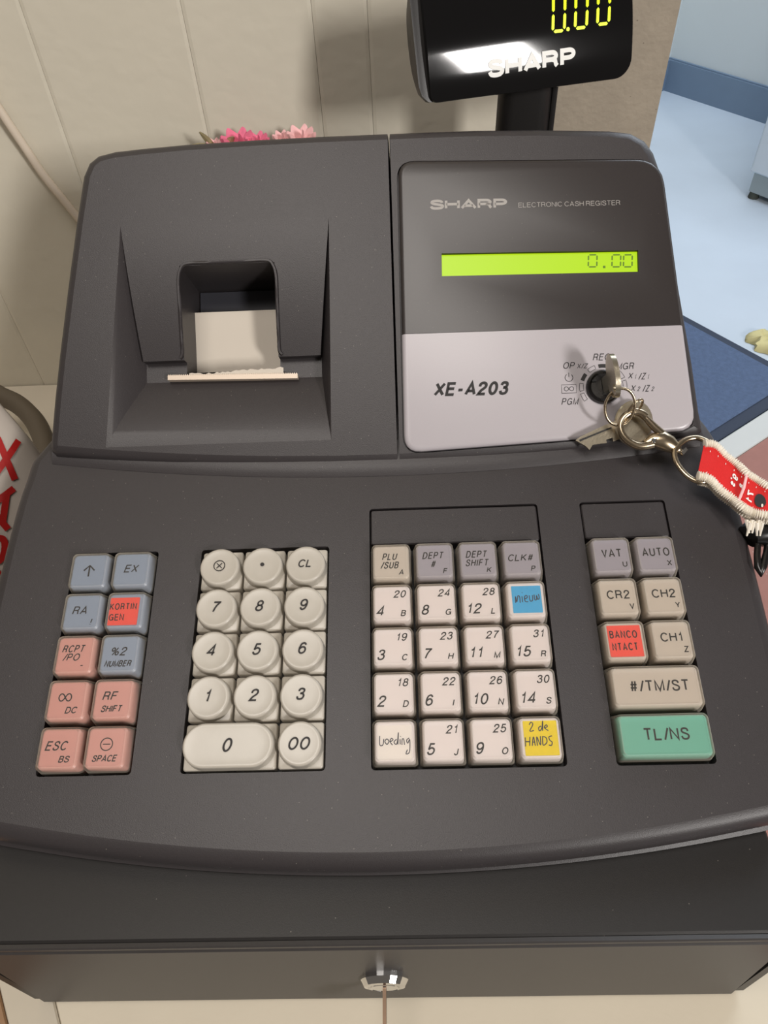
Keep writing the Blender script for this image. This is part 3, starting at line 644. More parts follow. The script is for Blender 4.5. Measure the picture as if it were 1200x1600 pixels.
a = HF.at(944, 417, .0005); poly(g, HF, .00046, [(a[0] + x * .0006, a[1] + y * .0006) for x, y in ((-1, -1), (1, -1), (1, 1), (-1, 1))])
g.make('digits', 'lcdseg', LCD)
def htext(name, m, items, w_=PW + .00006, parent=REG, **kw):
    g = G()
    for s, x0, y0, x1, y1, h, o in items:       # left and right end of the line in the photograph
        A_, B_ = HF.at(x0, y0, w_), HF.at(x1, y1, w_)
        text(g, HF, w_, s, (A_[0] + B_[0]) / 2, (A_[1] + B_[1]) / 2, h, rot=math.atan2(B_[1] - A_[1], B_[0] - A_[0]), width=math.hypot(B_[0] - A_[0], B_[1] - A_[1]), **o)
    return g.make(name, m, parent)
htext('lettering', 'logo', [('SHARP', 671, 320, 793, 318, .0050, dict(wt=.25)), ('ELECTRONIC CASH REGISTER', 810, 320.5, 969, 316.5, .00235, dict(wt=.10))], parent=UP)
sh = math.tan(math.radians(14))
htext('model_lettering', 'inkblack', [('XE-A203', 677, 608.5, 797, 606, .0066, dict(shear=sh * .9, wt=.20))], parent=LO)
htext('switch_lettering', 'inkblack', [('REG', 926, 558, 955, 557.5, .0033, dict(shear=sh)), ('OP', 879, 571, 899, 571, .0032, dict(shear=sh)), ('X/Z', 901, 572, 919, 571.5, .0023, dict(shear=sh)),
     ('MGR', 962, 572.5, 992, 571.5, .0032, dict(shear=sh)), ('PGM', 877, 627.5, 905, 627, .0032, dict(shear=sh)),
     ('X', 981, 587, 990, 587, .0029, dict(shear=sh)), ('1', 991.5, 588.5, 995, 588.5, .0022, dict(shear=sh)), ('/Z', 997, 588, 1010, 587.5, .0031, dict(shear=sh)), ('1', 1011.5, 588.5, 1015, 588.5, .0022, dict(shear=sh)),
     ('X', 985, 606.5, 994, 606.5, .0029, dict(shear=sh)), ('2', 995.5, 607.5, 1001, 607.5, .0022, dict(shear=sh)), ('/Z', 1003.5, 607, 1016, 606.5, .0031, dict(shear=sh)), ('2', 1017.5, 607.5, 1023, 607.5, .0022, dict(shear=sh))], parent=LO)
# symbols and the ring of marks round the switch
lk = HF.at(942.5, 605, PW); g = G(); wI = PW + .00006
def arcband(r0, r1, a0, a1, fill):
    n = 8; o_ = [(lk[0] + r1 * math.cos(a0 + (a1 - a0) * k / n), lk[1] + r1 * math.sin(a0 + (a1 - a0) * k / n)) for k in range(n + 1)]
    i_ = [(lk[0] + r0 * math.cos(a0 + (a1 - a0) * k / n), lk[1] + r0 * math.sin(a0 + (a1 - a0) * k / n)) for k in range(n + 1)]
    if fill: poly(g, HF, wI, o_ + i_[::-1])
    else: ribbon(g, HF, wI, o_ + i_[::-1] + [o_[0]], .00022)
D = math.radians
for a, f in ((90, 1), (150, 1), (119, 0), (178, 0), (205, 0), (60, 0), (33, 0), (6, 0)): arcband(.0092, .0110, D(a - 10), D(a + 10), f)
ps = HF.at(889, 590, wI); ribbon(g, HF, wI, [(ps[0] + .0018 * math.cos(D(a)), ps[1] + .0018 * math.sin(D(a))) for a in range(125, 416, 15)], .0003); ribbon(g, HF, wI, [(ps[0], ps[1] + .0004), (ps[0], ps[1] + .0023)], .0003)
ps = HF.at(889, 607.5, wI); ribbon(g, HF, wI, [(ps[0] + x, ps[1] + y) for x, y in ((-.0034, -.0020), (.0034, -.0020), (.0034, .0020), (-.0034, .0020), (-.0034, -.0020))], .00025)
def infinity(cx, cy, a, b, n=28): return [(cx + a * math.cos(t) / (1 + .5 * math.sin(t) ** 2), cy + b * math.sin(2 * t)) for t in [2 * PI * k / n for k in range(n + 1)]]
ribbon(g, HF, wI, infinity(ps[0], ps[1], .0022, .0010), .0003)
g.make('switch_marks', 'inkblack', LO)
# key switch
g = G(); cr = lambda r, n=36: circ(lk[0], lk[1], r, n)
g.loft(ringsof(HF, [(cr(.0081), PW - .001), (cr(.0081), PW + .0010), (cr(.0076), PW + .0022), (cr(.0070), PW + .0026), (cr(.0060), PW + .0018), (cr(.0058), PW + .0018)])); SW = g.make('mode_switch', 'lockblack', REG, smooth=25)
g = G(); g.box(HF, lk[0] - .0008, lk[0] + .0008, lk[1] - .004, lk[1] + .004, PW + .0019, PW + .0023); g.make('key_slot', 'black', SW)
g = G(); g.box(HF, lk[0] - .0056, lk[0] - .0036, lk[1] + .0022, lk[1] + .0032, PW + .0018, PW + .0024); g.make('pointer_mark', 'black', SW)

# --- customer display on its post
CDH, CDL = .054, .1085
BUL, BACK = .0035, -.0185
def bulge(v): t = (v - CDH / 2) / (CDH / 2); return BUL * (1 - t * t)
def dface(u, v): return DF.P(u, v, bulge(v) + .0004)
uc0, uc1 = -.0012, .1052
def vr(u):                                       # vertical extent with rounded ends
    def red(d, r): return 0 if d >= r else r - math.sqrt(max(0, r * r - (r - d) ** 2))
    return red(u - uc0, .0035) + red(uc1 - u, .0085)
ust = [uc0 + .0035 * (1 - math.cos(PI / 2 * k / 5)) for k in range(6)] + [uc0 + .02 * k for k in range(1, 5)] + [uc1 - .0085 * (1 - math.sin(PI / 2 * k / 8)) for k in range(9)]
ust = sorted(ust); ust[0] += 1e-5; ust[-1] -= 1e-5
NS = 14
CDO = add('customer_display', *(lambda gg: (gg.v, gg.f))((lambda gg: (gg.loft([(lambda r_: [DF.P(u, r_ + (CDH - 2 * r_) * k / NS, bulge(r_ + (CDH - 2 * r_) * k / NS) if r_ < CDH / 2 else 0) for k in range(NS + 1)] + [DF.P(u, r_ + (CDH - 2 * r_) * (1 - k / NS), -.0012) for k in range(NS + 1)])(vr(u)) for u in ust]), gg)[1])(G())), 'gloss', REG, smooth=40)
CDO['label'] = 'glossy black curved customer display lit 0.00 on its post'
g = G(); rg = []
ub = [uc0 - .0050, uc0 - .0038, uc0 - .0012, uc0 + .0003] + ust[6:]
for u in ub:
    r_ = max(.0004, vr(max(u, uc0 + .0035))); r_ = .0006 if u < .05 else r_
    sc = {0: .72, 1: .88, 2: .98}.get(ub.index(u), 1.0)
    prof = []
    for k in range(17):
        a = PI * k / 16; v = CDH / 2 - (CDH / 2 - r_) * math.cos(a); prof.append((v, -.0014 + (BACK) * math.sin(a) ** .8 * sc))
    cvt = [(CDH / 2 + (v - CDH / 2) * sc, w_) for v, w_ in prof]
    cvt += [(CDH / 2 + (CDH / 2 - r_) * .9 * sc, -.00125 ), (CDH / 2 - (CDH / 2 - r_) * .9 * sc, -.00125)]
    rg.append([DF.P(u, v, w_) for v, w_ in cvt])
g.loft(rg); g.make('back_shell', 'matteblack', CDO, smooth=40)
g = G()
for cxp, cyp in ((874, 23), (909, 18), (944, 12)):
    a = DF.at(cxp, cyp, .004); seg7(g, a[0], a[1] + .001, .0030, .0078, .0014, .09, 0, DF, 0, dface)
a = DF.at(887.5, 47, .0038); poly(g, DF, 0, [(a[0] + .0009 * math.cos(t), a[1] + .0004 + .0009 * math.sin(t)) for t in [2 * PI * k / 10 for k in range(10)]], dface)
g.make('digits', 'led', CDO)
g = G(); A_, B_ = DF.at(762, 108, .003), DF.at(900, 87, .003)
text(g, DF, 0, 'SHARP', (A_[0] + B_[0]) / 2, (A_[1] + B_[1]) / 2, .0080, wt=.25, rot=math.atan2(B_[1] - A_[1], B_[0] - A_[0]), width=B_[0] - A_[0], fn=dface)
g.make('lettering', 'logowhite', CDO)
g = G(); pc = V3((.2125, .2365, 0)); 
g.loft([[V3((pc.x + x, pc.y + y, z)) for x, y in rr(0, 0, hw, .009, .008, 6)] for z, hw in ((.045, .0152), (.1100, .0144), (.130, .0128))]); g.make('post', 'matteblack', CDO, smooth=40)
g = G(); g.loft([[V3((pc.x + .0150 + x, pc.y + y - .002, z)) for x, y in rr(0, 0, .0016, .004, .001, 2)] for z in (.060, .120)]); g.make('post_cable', 'matteblack', CDO, smooth=40)

# --- keys
HOLD = {}
def letters_on(key, m, w_, items, cu_, cv_):
    g = G()
    for it in items:
        s, x, y, h = it[:4]; o = dict(it[4]) if len(it) > 4 else {}
        if s == '~inf': ribbon(g, KF, w_, infinity(cu_ + x, cv_ + y, .0026, .0015), .0005); continue
        if s == '~arrow':
            ribbon(g, KF, w_, [(cu_ + x, cv_ + y - .0026), (cu_ + x, cv_ + y + .0022)], .0007)
            ribbon(g, KF, w_, [(cu_ + x - .0024, cv_ + y + .0002), (cu_ + x, cv_ + y + .0026), (cu_ + x + .0024, cv_ + y + .0002)], .0007); continue
        if s in ('~minus', '~times', '~dot'):
            R_ = .0024 if s != '~dot' else .0006
            if s == '~dot': poly(g, KF, w_, [(cu_ + x + .0009 * math.cos(t), cv_ + y + .0009 * math.sin(t)) for t in [2 * PI * k / 14 for k in range(14)]]); continue
            ribbon(g, KF, w_, [(cu_ + x + R_ * math.cos(2 * PI * k / 24), cv_ + y + R_ * math.sin(2 * PI * k / 24)) for k in range(25)], .0004)
            if s == '~minus': ribbon(g, KF, w_, [(cu_ + x - .0015, cv_ + y), (cu_ + x + .0015, cv_ + y)], .0004)
            else:
                for q_ in (1, -1): ribbon(g, KF, w_, [(cu_ + x - .0012, cv_ + y - .0012 * q_), (cu_ + x + .0012, cv_ + y + .0012 * q_)], .0004)
            continue
        if s == '~pen':
            for st in y: ribbon(g, KF, w_, curve([(cu_ + a_, cv_ + b_) for a_, b_ in st], 5), h)
            continue
        if 'width' in o: o['width'] *= 1.05
        o.setdefault('wt', .145 if h > .0026 else .165)
        text(g, KF, w_, s, cu_ + x, cv_ + y, h * (1.08 if h > .0026 else 1.18), **o)
    return g.make('legend', m, key)
def zfix(g, du, dv, org): return g
def flat_tops(o):
    for p in o.data.polygons:
        if abs(p.normal.dot(KF.en)) > .9995: p.use_smooth = False
def sq_key(cu_, cv_, m, label, items, hx=.0091, sticker=None, ink='ink'):
    hy = .0091
    tx, ty = hx - .0005, hy - .0005             # cover top outer
    fx, fy = hx - .0019, hy - .0019             # printed face
    g = G(); p = lambda a, b, r: rr(cu_, cv_, a, b, r, 4)
    g.loft(ringsof(KF, [(p(hx - .0008, hy - .0008, .0012), -.0122), (p(fx + .0009, fy + .0009, .0016), -.0042), (p(fx + .0006, fy + .0006, .0018), -.0016), (p(fx, fy, .0016), -.0009)]))
    key = g.make('key', m, REG, origin=KF.P(cu_, cv_, -.0122), smooth=35); key['label'] = label; flat_tops(key)
    g = G()
    rg = ringsof(KF, [(p(hx, hy, .0012), -.0110), (p(hx, hy, .0014), -.0080), (p(tx, ty, .0018), -.0030), (p(tx - .0002, ty - .0002, .0020), -.0010), (p(tx - .0009, ty - .0009, .0019), -.0001), (p(fx + .0002, fy + .0002, .0016), -.0001), (p(fx - .0002, fy - .0002, .0014), -.0004)])
    g.loft(rg, False, True, mlist=[1, 1, 1, 1, 1, 1, 0])
    g.m[-1] = 0
    flat_tops(g.make('clear_cover', 'cover', key, smooth=35, slots=['cover', 'coverrim']))
    wl_ = -.00083
    if sticker:
        sm, sx_, sy_, ox, oy = sticker; g = G(); q = rr(cu_ + ox, cv_ + oy, sx_, sy_, .0003, 2)
        g.loft(ringsof(KF, [(q, -.00088), (q, -.00076)])); g.make('sticker', sm, key); wl_ = -.00070
    letters_on(key, ink, wl_, items, cu_, cv_); return key
def round_key(cu_, cv_, label, items, hw=.0):
    g = G(); p = lambda a, r: rr(cu_, cv_, a + hw, a, r, 6)
    g.loft(ringsof(KF, [(p(.0090, .0008), -.0125), (p(.0090, .0010), -.0060), (p(.0087, .0012), -.0054), (p(.0086, .0020), -.0053)]))
    c = lambda r: [(cu_ + (hw if k <= 20 else -hw) + r * math.cos(PI * ((k if k <= 20 else k - 1) / 20 - .5)), cv_ + r * math.sin(PI * ((k if k <= 20 else k - 1) / 20 - .5))) for k in range(42)] if hw else circ(cu_, cv_, r, 44, PI / 4)
    g.loft(ringsof(KF, [(c(.0091), -.0054), (c(.0089), -.0040), (c(.0087), -.0016), (c(.0086), -.0007), (c(.0082), -.0002), (c(.0078), -.0001), (c(.0072), -.0002), (c(.004), -.0003)]))
    key = g.make('key', 'beige', REG, origin=KF.P(cu_, cv_, -.0125), smooth=40); key['label'] = label
    letters_on(key, 'ink', -.00005, items, cu_, cv_); return key
it = dict(shear=sh); SM = .0021
# left block, 2 x 5
kc = lambda G_, c, r: (G_ + PIT * c, -PIT * r)
L = [('k_blue', 'blue key with an upward arrow, top left of the left block', [('~arrow', 0, 0, 0)]),
     ('k_blue', 'blue key marked EX', [('EX', 0, .0006, .0034, it)]),
     ('k_blue', 'blue key marked RA', [('RA', -.0008, .0008, .0034, it), ('!', .0046, -.0044, .0024, it)]),
     ('k_blue', 'blue key with a red sticker reading KORTIN GEN', [('KORTIN', -.0012, .0020, .0028, dict(width=.0112)), ('GEN', -.0036, -.0028, .0028, dict(width=.0062))]),
     ('k_pink', 'pink key marked RCPT /PO', [('RCPT', -.0008, .0028, .0029, dict(width=.0094, **it)), ('/PO', -.0012, -.0008, .0029, dict(width=.0072, **it)), ('-', .0036, -.0042, .0028)]),
     ('k_blue', 'blue key marked %2 NUMBER', [('%2', -.0004, .0012, .0034, it), ('NUMBER', 0, -.0040, .0023, dict(width=.0112, **it))]),
     ('k_pink', 'pink key with an infinity mark and DC', [('~inf', -.001, .0014, 0), ('DC', .0024, -.0038, .0023, it)]),
     ('k_pink', 'pink key marked RF SHIFT', [('RF', -.0012, .0016, .0034, it), ('SHIFT', 0, -.0036, .0023, dict(width=.0086, **it))]),
     ('k_pink', 'pink key marked ESC BS', [('ESC', -.0010, .0012, .0034, dict(width=.0090, **it)), ('BS', .0028, -.0040, .0022, it)]),
     ('k_pink', 'pink key with a circled minus and SPACE', [('~minus', 0, .0014, 0), ('SPACE', 0, -.0040, .0022, dict(width=.0098, **it))])]
for i, (m_, lb, its) in enumerate(L):
    c, r = i % 2, i // 2; u, v = kc(G0, c, r)
    if 'sticker' in lb: sq_key(u, v, m_, lb, its, sticker=('s_red', .0064, .0062, -.0008, -.0002))
    else: sq_key(u, v, m_, lb, its)
# number block
NB = [('~times', 'round key with a circled cross'), ('~dot', 'round key with a dot'), ('CL', 'round key marked CL'), ('7', ''), ('8', ''), ('9', ''), ('4', ''), ('5', ''), ('6', ''), ('1', ''), ('2', ''), ('3', '')]
for i, (s, lb) in enumerate(NB):
    c, r = i % 3, i // 3; u, v = kc(G1, c, r)
    h_ = .0034 if s == 'CL' else .0046
    round_key(u, v, 'beige ' + (lb or 'round key marked ' + s), [(s, 0, .0004, h_, it)])
round_key(G1 + PIT * .5, -PIT * 4, 'beige wide rounded key marked 0', [('0', 0, 0, .0050, it)], hw=PIT / 2)
round_key(G1 + PIT * 2, -PIT * 4, 'beige round key marked 00', [('00', 0, 0, .0046, dict(width=.0092, **it))])
# department block 4 x 5
pen_nieuw = [[(-.0052, -.0020), (-.0050, .0010), (-.0046, -.0016), (-.0038, .0012), (-.0030, .0008), (-.0030, -.0020)], [(-.0018, .0010), (-.0018, -.0018)], [(-.0008, -.0004), (.0008, .0004), (.0004, .0014), (-.0006, .0006), (-.0004, -.0014), (.0010, -.0016)], [(.0018, .0014), (.0020, -.0012), (.0032, -.0010), (.0034, .0014)], [(.0042, .0016), (.0044, -.0008), (.0052, -.0006), (.0054, .0012), (.0058, -.0006), (.0066, .0000), (.0064, .0018)], [(-.0017, .0026), (-.0014, .0027)]]
pen_woed = [[(-.0058, .0022), (-.0058, -.0012), (-.0046, -.0012), (-.0042, .0010)], [(-.0030, -.0012), (-.0038, .0000), (-.0030, .0010), (-.0022, .0000), (-.0030, -.0012)], [(-.0018, -.0002), (-.0006, .0006), (-.0012, .0012), (-.0018, .0000), (-.0008, -.0014)], [(.0008, .0008), (-.0002, -.0002), (.0006, -.0012), (.0012, .0002), (.0016, .0034), (.0013, -.0012)], [(.0022, .0008), (.0022, -.0012)], [(.0029, -.0014), (.0030, .0006), (.0036, .0008), (.0039, -.0014)], [(.0058, .0012), (.0048, .0004), (.0052, -.0008), (.0060, .0006), (.0058, -.0040), (.0044, -.0048), (.0050, -.0032)], [(.0023, .0018), (.0025, .0019)]]
pen_2de = [[(-.0038, .0052), (-.0030, .0062), (-.0024, .0052), (-.0038, .0028), (-.0022, .0030)], [(.0008, .0046), (-.0002, .0040), (.0000, .0028), (.0010, .0038), (.0016, .0066), (.0012, .0028)], [(.0020, .0038), (.0032, .0044), (.0028, .0050), (.0020, .0040), (.0034, .0028)]]
pen_hands = [[(-.0058, .0004), (-.0060, -.0030)], [(-.0040, .0006), (-.0044, -.0028)], [(-.0058, -.0012), (-.0040, -.0012)], [(-.0034, -.0028), (-.0026, .0006), (-.0022, -.0028)], [(-.0032, -.0014), (-.0022, -.0014)], [(-.0014, -.0028), (-.0013, .0006), (-.0002, -.0026), (.0001, .0008)], [(.0010, .0006), (.0008, -.0026), (.0024, -.0016), (.0022, .0002), (.0008, .0006)], [(.0046, .0008), (.0034, .0004), (.0036, -.0008), (.0044, -.0016), (.0040, -.0028), (.0030, -.0026)]]
P_ = [[('PLU', '/SUB', 'A'), ('DEPT', '#', 'F'), ('DEPT', 'SHIFT', 'K'), ('CLK#', '', 'P')],
      [('20', '4', 'B'), ('24', '8', 'G'), ('28', '12', 'L'), 'nieuw'], [('19', '3', 'C'), ('23', '7', 'H'), ('27', '11', 'M'), ('31', '15', 'R')],
      [('18', '2', 'D'), ('22', '6', 'I'), ('26', '10', 'N'), ('30', '14', 'S')], ['voeding', ('21', '5', 'J'), ('25', '9', 'O'), '2de']]
for r, row in enumerate(P_):
    for c, e in enumerate(row):
        u, v = kc(G2, c, r)
        if e == 'nieuw': sq_key(u, v, 'k_cream', 'cream key with a blue marked paper handwritten nieuw', [('~pen', 0, [[(a_ * .86, b_ * .95 + .0006) for a_, b_ in st] for st in pen_nieuw], .00038)], sticker=('s_blue', .0062, .0060, .0004, .0002), ink='penink')
        elif e == 'voeding': sq_key(u, v, 'k_cream', 'cream key with a white paper handwritten voeding', [('~pen', 0, pen_woed, .00036)], sticker=('s_white', .0067, .0066, 0, -.0003), ink='penink')
        elif e == '2de': sq_key(u, v, 'k_cream', 'cream key with a yellow marked paper handwritten 2de HANDS', [('~pen', 0, pen_2de + pen_hands, .00038)], sticker=('s_yellow', .0066, .0066, .0003, .0001), ink='penink')
        elif r == 0:
            a, b, k = e; w1 = {'PLU': .0066, 'DEPT': .0092, 'CLK#': .0110}[a]
            its = [(a, -.0004, .0026 if b else .0004, .0030, dict(width=w1, **it)), (k, .0046, -.0048, .0021, it)]
            if b: its.append((b, -.0004, -.0014, .0030, dict(width={'/SUB': .0080, '#': .0026, 'SHIFT': .0100}[b], **it)))
            sq_key(u, v, 'k_sand' if c == 0 else 'k_lilac', ('sand' if c == 0 else 'lilac grey') + ' key marked ' + (a + ' ' + b).strip(), its)
        else:
            t2, n_, k = e
            sq_key(u, v, 'k_cream', 'cream key marked %s, %s and %s' % (n_, t2, k), [(t2, .0062, .0042, .0031, dict(align='r', **it)), (n_, -.0062, -.0032, .0042, dict(align='l', **it)), (k, .0050, -.0044, .0023, it)])
# right block
Rb = [('VAT', 'U', 'k_lilac', .0082), ('AUTO', 'X', 'k_lilac', .0112), ('CR2', 'V', 'k_sand', .0092), ('CH2', 'Y', 'k_sand', .0094), None, ('CH1', 'Z', 'k_sand', .0088)]
for i, e in enumerate(Rb):
    u, v = kc(G3, i % 2, i // 2)
    if e is None: sq_key(u, v, 'k_sand', 'sand key with a red sticker reading BANCO NTACT', [('BANCO', -.0004, .0028, .0030, dict(width=.0108)), ('NTACT', -.0004, -.0024, .0030, dict(width=.0100))], sticker=('s_red', .0068, .0066, .0, .0))
    else: sq_key(u, v, e[2], ('lilac grey' if e[2] == 'k_lilac' else 'sand') + ' key marked ' + e[0], [(e[0], .0002, .0012, .0036, dict(width=e[3])), (e[1], .0052, -.0040, .0022)])
sq_key(G3 + PIT / 2, -PIT * 3, 'k_sand', 'wide sand key marked #/TM/ST', [('#/TM/ST', .0012, .0004, .0042, dict(width=.0225))], hx=.0186)
sq_key(G3 + PIT / 2, -PIT * 4, 'k_green', 'wide green key marked TL/NS', [('TL/NS', .0006, .0006, .0044, dict(width=.0168))], hx=.0186)

# ================================================================== keys and lanyard hanging from the mode switch
def torus(name, c, ax, ay, rx, ry, r, m, parent=None, n=40, k=8, turns=1, lift=None):
    pts = [c + ax * rx * math.cos(2 * PI * i / n) + ay * ry * math.sin(2 * PI * i / n) for i in range(n)]
    g = G(); g.tube(pts, r, k, closed=True, up=ax.cross(ay).normalized()); return g.make(name, m, parent, smooth=60)
# key in the switch: blade goes into the lock, flat bow stands out from the panel
KM = thing('mode_key', 'flat steel key standing in the black mode switch, seen edge on', 'key', HF.P(lk[0], lk[1], PW + .003))
ax_n, ax_v = HF.en, HF.ey
kb = HF.P(lk[0], lk[1], 0)
sk = V3((.22, 0, 0)).normalized()
def kp(a, b, t):                                # a out of the panel, b up the panel, t thickness; leaning a little to the right
    return kb + HF.en * a + HF.ey * b + V3((1, 0, 0)) * (t - b * .10)
bl_ = [(.0045, -.0035), (.0125, -.0035), (.0125, .0035), (.0045, .0035)]
g = G(); g.loft([[kp(a, b, t) for a, b in bl_] for t in (-.0009, .0009)]); g.make('blade', 'brassy', KM)
ho = [(.0195 + .0066 * math.cos(2 * PI * k / 28), .0010 + .0098 * math.sin(2 * PI * k / 28)) for k in range(28)]
hi = [(.0222 + .0018 * math.cos(2 * PI * k / 28), -.0052 + .0018 * math.sin(2 * PI * k / 28)) for k in range(28)]
g = G(); vs = []
for t in (-.0011, .0011): vs += [kp(a, b, t) for a, b in ho] + [kp(a, b, t) for a, b in hi]
fs = []
for i in range(28):
    j = (i + 1) % 28; fs += [(i, j, 28 + j, 28 + i), (56 + i, 56 + j, 84 + j, 84 + i), (i, j, 56 + j, 56 + i), (28 + i, 28 + j, 84 + j, 84 + i)]
g.put(vs, fs); g.make('bow', 'brassy', KM, smooth=35)
# split ring
hole = kp(.0222, -.0052, 0)
WR = .014                                       # height of the ring above the panel
rc = HF.W(968, 636, WR); rt_ = HF.W(968, 609, WR); rl = HF.W(944, 636, WR)
ax = (rl - rc); ay = (rt_ - rc); 
g = G(); n = 80; pts = [rc + ax * math.cos(4 * PI * i / n) * .97 + ay * math.sin(4 * PI * i / n) * .97 + HF.en * (.0010 * i / n) + HF.en * .0035 * (math.sin(4 * PI * i / n)) for i in range(n + 1)]
g.tube(pts, .00062, 8, up=HF.en); tag(g.make('split_ring', 'nickel', smooth=60), 'thin steel split ring hanging from the key in the mode switch', 'ring')
# spare key lying on the panel
SK = thing('spare_key', 'spare steel key with notched blade pointing left on the silver panel', 'key', HF.W(940, 680, .006))
kbp = [(899, 688), (907, 682), (945, 664), (966, 656), (972, 668), (977, 682), (958, 690), (957, 684), (947, 687), (948, 692), (926, 695), (921, 703), (915, 697)]
kbl = [HF.at(x, y, .006) for x, y in kbp]; kbl = kbl if area2(kbl) > 0 else kbl[::-1]
g = G(); tr = None
g.loft(ringsof(HF, [(kbl, .0045), (kbl, .0062)]), False, False); poly(g, HF, .0062, kbl); poly(g, HF, .0045, kbl); g.make('blade', 'brassy', SK)
g = G(); gr = [HF.at(x, y, .0064) for x, y in ((905, 687), (955, 667), (956, 669), (906, 690))]; gr = gr if area2(gr) > 0 else gr[::-1]
g.loft(ringsof(HF, [(gr, .0060), (gr, .0064)])); g.make('groove', 'matteblack', SK)
bc = HF.at(991, 660, .006); g = G(); bo = [(bc[0] + .0088 * math.cos(t) * 1.0, bc[1] + .0105 * math.sin(t) + .10 * .0088 * math.cos(t)) for t in [2 * PI * k / 26 for k in range(26)]]
g.loft(ringsof(HF, [(bo, .0040), (bo, .0052), (inset(bo, .0006), .0058)])); g.make('bow', 'brassy', SK, smooth=30)
# small link between ring and clasp
lcn = HF.W(992, 638, .012); torus('small_link', lcn, (HF.ex * .6 + HF.ey * .4).normalized(), (HF.en * .75 + HF.ey * .55).normalized(), .0042, .0042, .0006, 'nickel')
tag(bpy.data.objects['small_link'], 'small steel link beside the split ring above the clasp', 'ring')
# swivel clasp
CL = thing('swivel_clasp', 'brass coloured swivel hook clasp between the split ring and the red lanyard', 'clasp', HF.W(1000, 680, .010))
wc = .0115
hk = [(1009, 651), (1000, 645), (989, 644), (976, 651), (969, 665), (973, 680), (984, 691), (1000, 697), (1020, 694)]
g = G(); cp = curve([HF.W(x, y, wc) for x, y in hk], 5); g.tube(cp, [.0015 + .0005 * abs(math.cos(PI * i / (len(cp) - 1))) for i in range(len(cp))], 10, up=HF.en); g.make('hook', 'nickel', CL, smooth=60)
g = G(); bp_ = [(1008, 694, .0018), (1020, 688, .0033), (1034, 688, .0045), (1046, 694, .0040), (1055, 700, .0029), (1061, 703, .0022)]
g.tube([HF.W(x, y, wc) for x, y, r in bp_], [r for x, y, r in bp_], 12, up=HF.en, flat=.7); g.make('body', 'nickel', CL, smooth=60)
g = G(); g.tube([HF.W(x, y, wc + .0005) for x, y in ((1006, 650), (1022, 667), (1036, 679), (1048, 690))], [.0014, .0019, .0019, .0012], 8, up=HF.en, flat=.8); g.make('gate', 'nickel', CL, smooth=60)
a = HF.at(1022, 688, wc + .0022); g = G(); g.loft(ringsof(HF, [(circ(a[0], a[1], .0012, 14), wc + .0014), (circ(a[0], a[1], .0012, 14), wc + .0026), (circ(a[0], a[1], .0007, 14), wc + .0030)])); g.make('rivet', 'chrome', CL)
g = G(); g.tube([HF.W(1058, 702, wc), HF.W(1068, 709, wc)], .0014, 8, up=HF.en); b0_ = HF.W(1068, 709, wc); g.make('swivel_pin', 'nickel', CL, smooth=60)
g = G(); q = [HF.at(x, y, wc + .001) for x, y in ((1064, 706), (1071, 699), (1074, 703), (1067, 711))]; q = q if area2(q) > 0 else q[::-1]; g.loft(ringsof(HF, [(q, wc - .0012), (q, wc + .0016)])); g.make('pin_head', 'chrome', CL)
# D-ring: its near part stands over the keyboard case
wd_ = .0150
def KW(x, y, w_=.012): return KF.W(x, y, w_)
dr_ = [(1106, 690), (1090, 684), (1074, 686), (1062, 694), (1054, 706), (1056, 720), (1064, 733), (1076, 745), (1090, 752), (1101, 752), (1104, 746)]
g = G(); cp = curve([KW(x, y, .010) for x, y in dr_ + [(1108, 718), (1106, 690)]], 5); g.tube(cp[:-1], .0013, 10, closed=True, up=KF.en, flat=.8)
tag(g.make('d_ring', 'nickel', smooth=60), 'oval nickel ring joining the clasp to the red lanyard ribbon', 'ring')
# lanyard ribbon
LY = thing('lanyard', 'red lanyard ribbon with frayed white edges hanging off the right side of the register', 'lanyard', KW(1140, 755, .008))
topE = [(1101, 690), (1117, 692), (1134, 708), (1152, 722), (1168, 737), (1185, 748), (1205, 760), (1235, 775)]
botE = [(1089, 746), (1108, 752), (1124, 768), (1144, 783), (1160, 796), (1176, 804), (1200, 808), (1228, 815)]
lift = [.0125, .0115, .0085, .0075, .009, .0075, .0085, .006]
def strip(t0, t1, off=0.0, k=5, sh_=(0, 0)):
    A_ = curve([tuple(KW(x + sh_[0], y + sh_[1], l + off)) for (x, y), l in zip(topE, lift)], k); B_ = curve([tuple(KW(x + sh_[0], y + sh_[1], l + off)) for (x, y), l in zip(botE, lift)], k)
    return [V3(a).lerp(V3(b), t0) for a, b in zip(A_, B_)], [V3(a).lerp(V3(b), t1) for a, b in zip(A_, B_)]
def band(name, m, t0, t1, off, thick=.0006, sh_=(0, 0)):
    a, b = strip(t0, t1, off, 5, sh_); g = G(); nn_ = KF.en * thick
    g.loft([[p, q, q - nn_, p - nn_] for p, q in zip(a, b)]); return g.make(name, m, LY, smooth=50)
band('red_ribbon', 'ribbon', .11, .86, .0002)
def cordedge(name, t, rad, off, sh_=(0, 0)):
    a, _ = strip(t, t, off, 24, sh_); g = G(); g.tube(a, [rad * (1 + .30 * math.sin(i * PI * .55)) for i in range(len(a))], 7, up=KF.en, flat=.7); return g.make(name, 'cotton', LY, smooth=60)
cordedge('white_edge', .05, .0017, .0002); cordedge('white_edge', .945, .0019, .0002)
band('lower_fold', 'cotton', .10, .98, -.0050, .0006, (2, 7)); cordedge('white_edge', .99, .0016, -.0050, (2, 7))
# frayed tuft at the low corner
g = G()
for k in range(9):
    p = KW(1166 + k * 3.2, 812 + (k % 3) * 2, .006); g.tube([p, p + V3((random.uniform(-.001, .001), -.003, -.0035 - .001 * (k % 3)))], [.0009, .0004], 6)
g.make('frayed_end', 'cotton', LY)
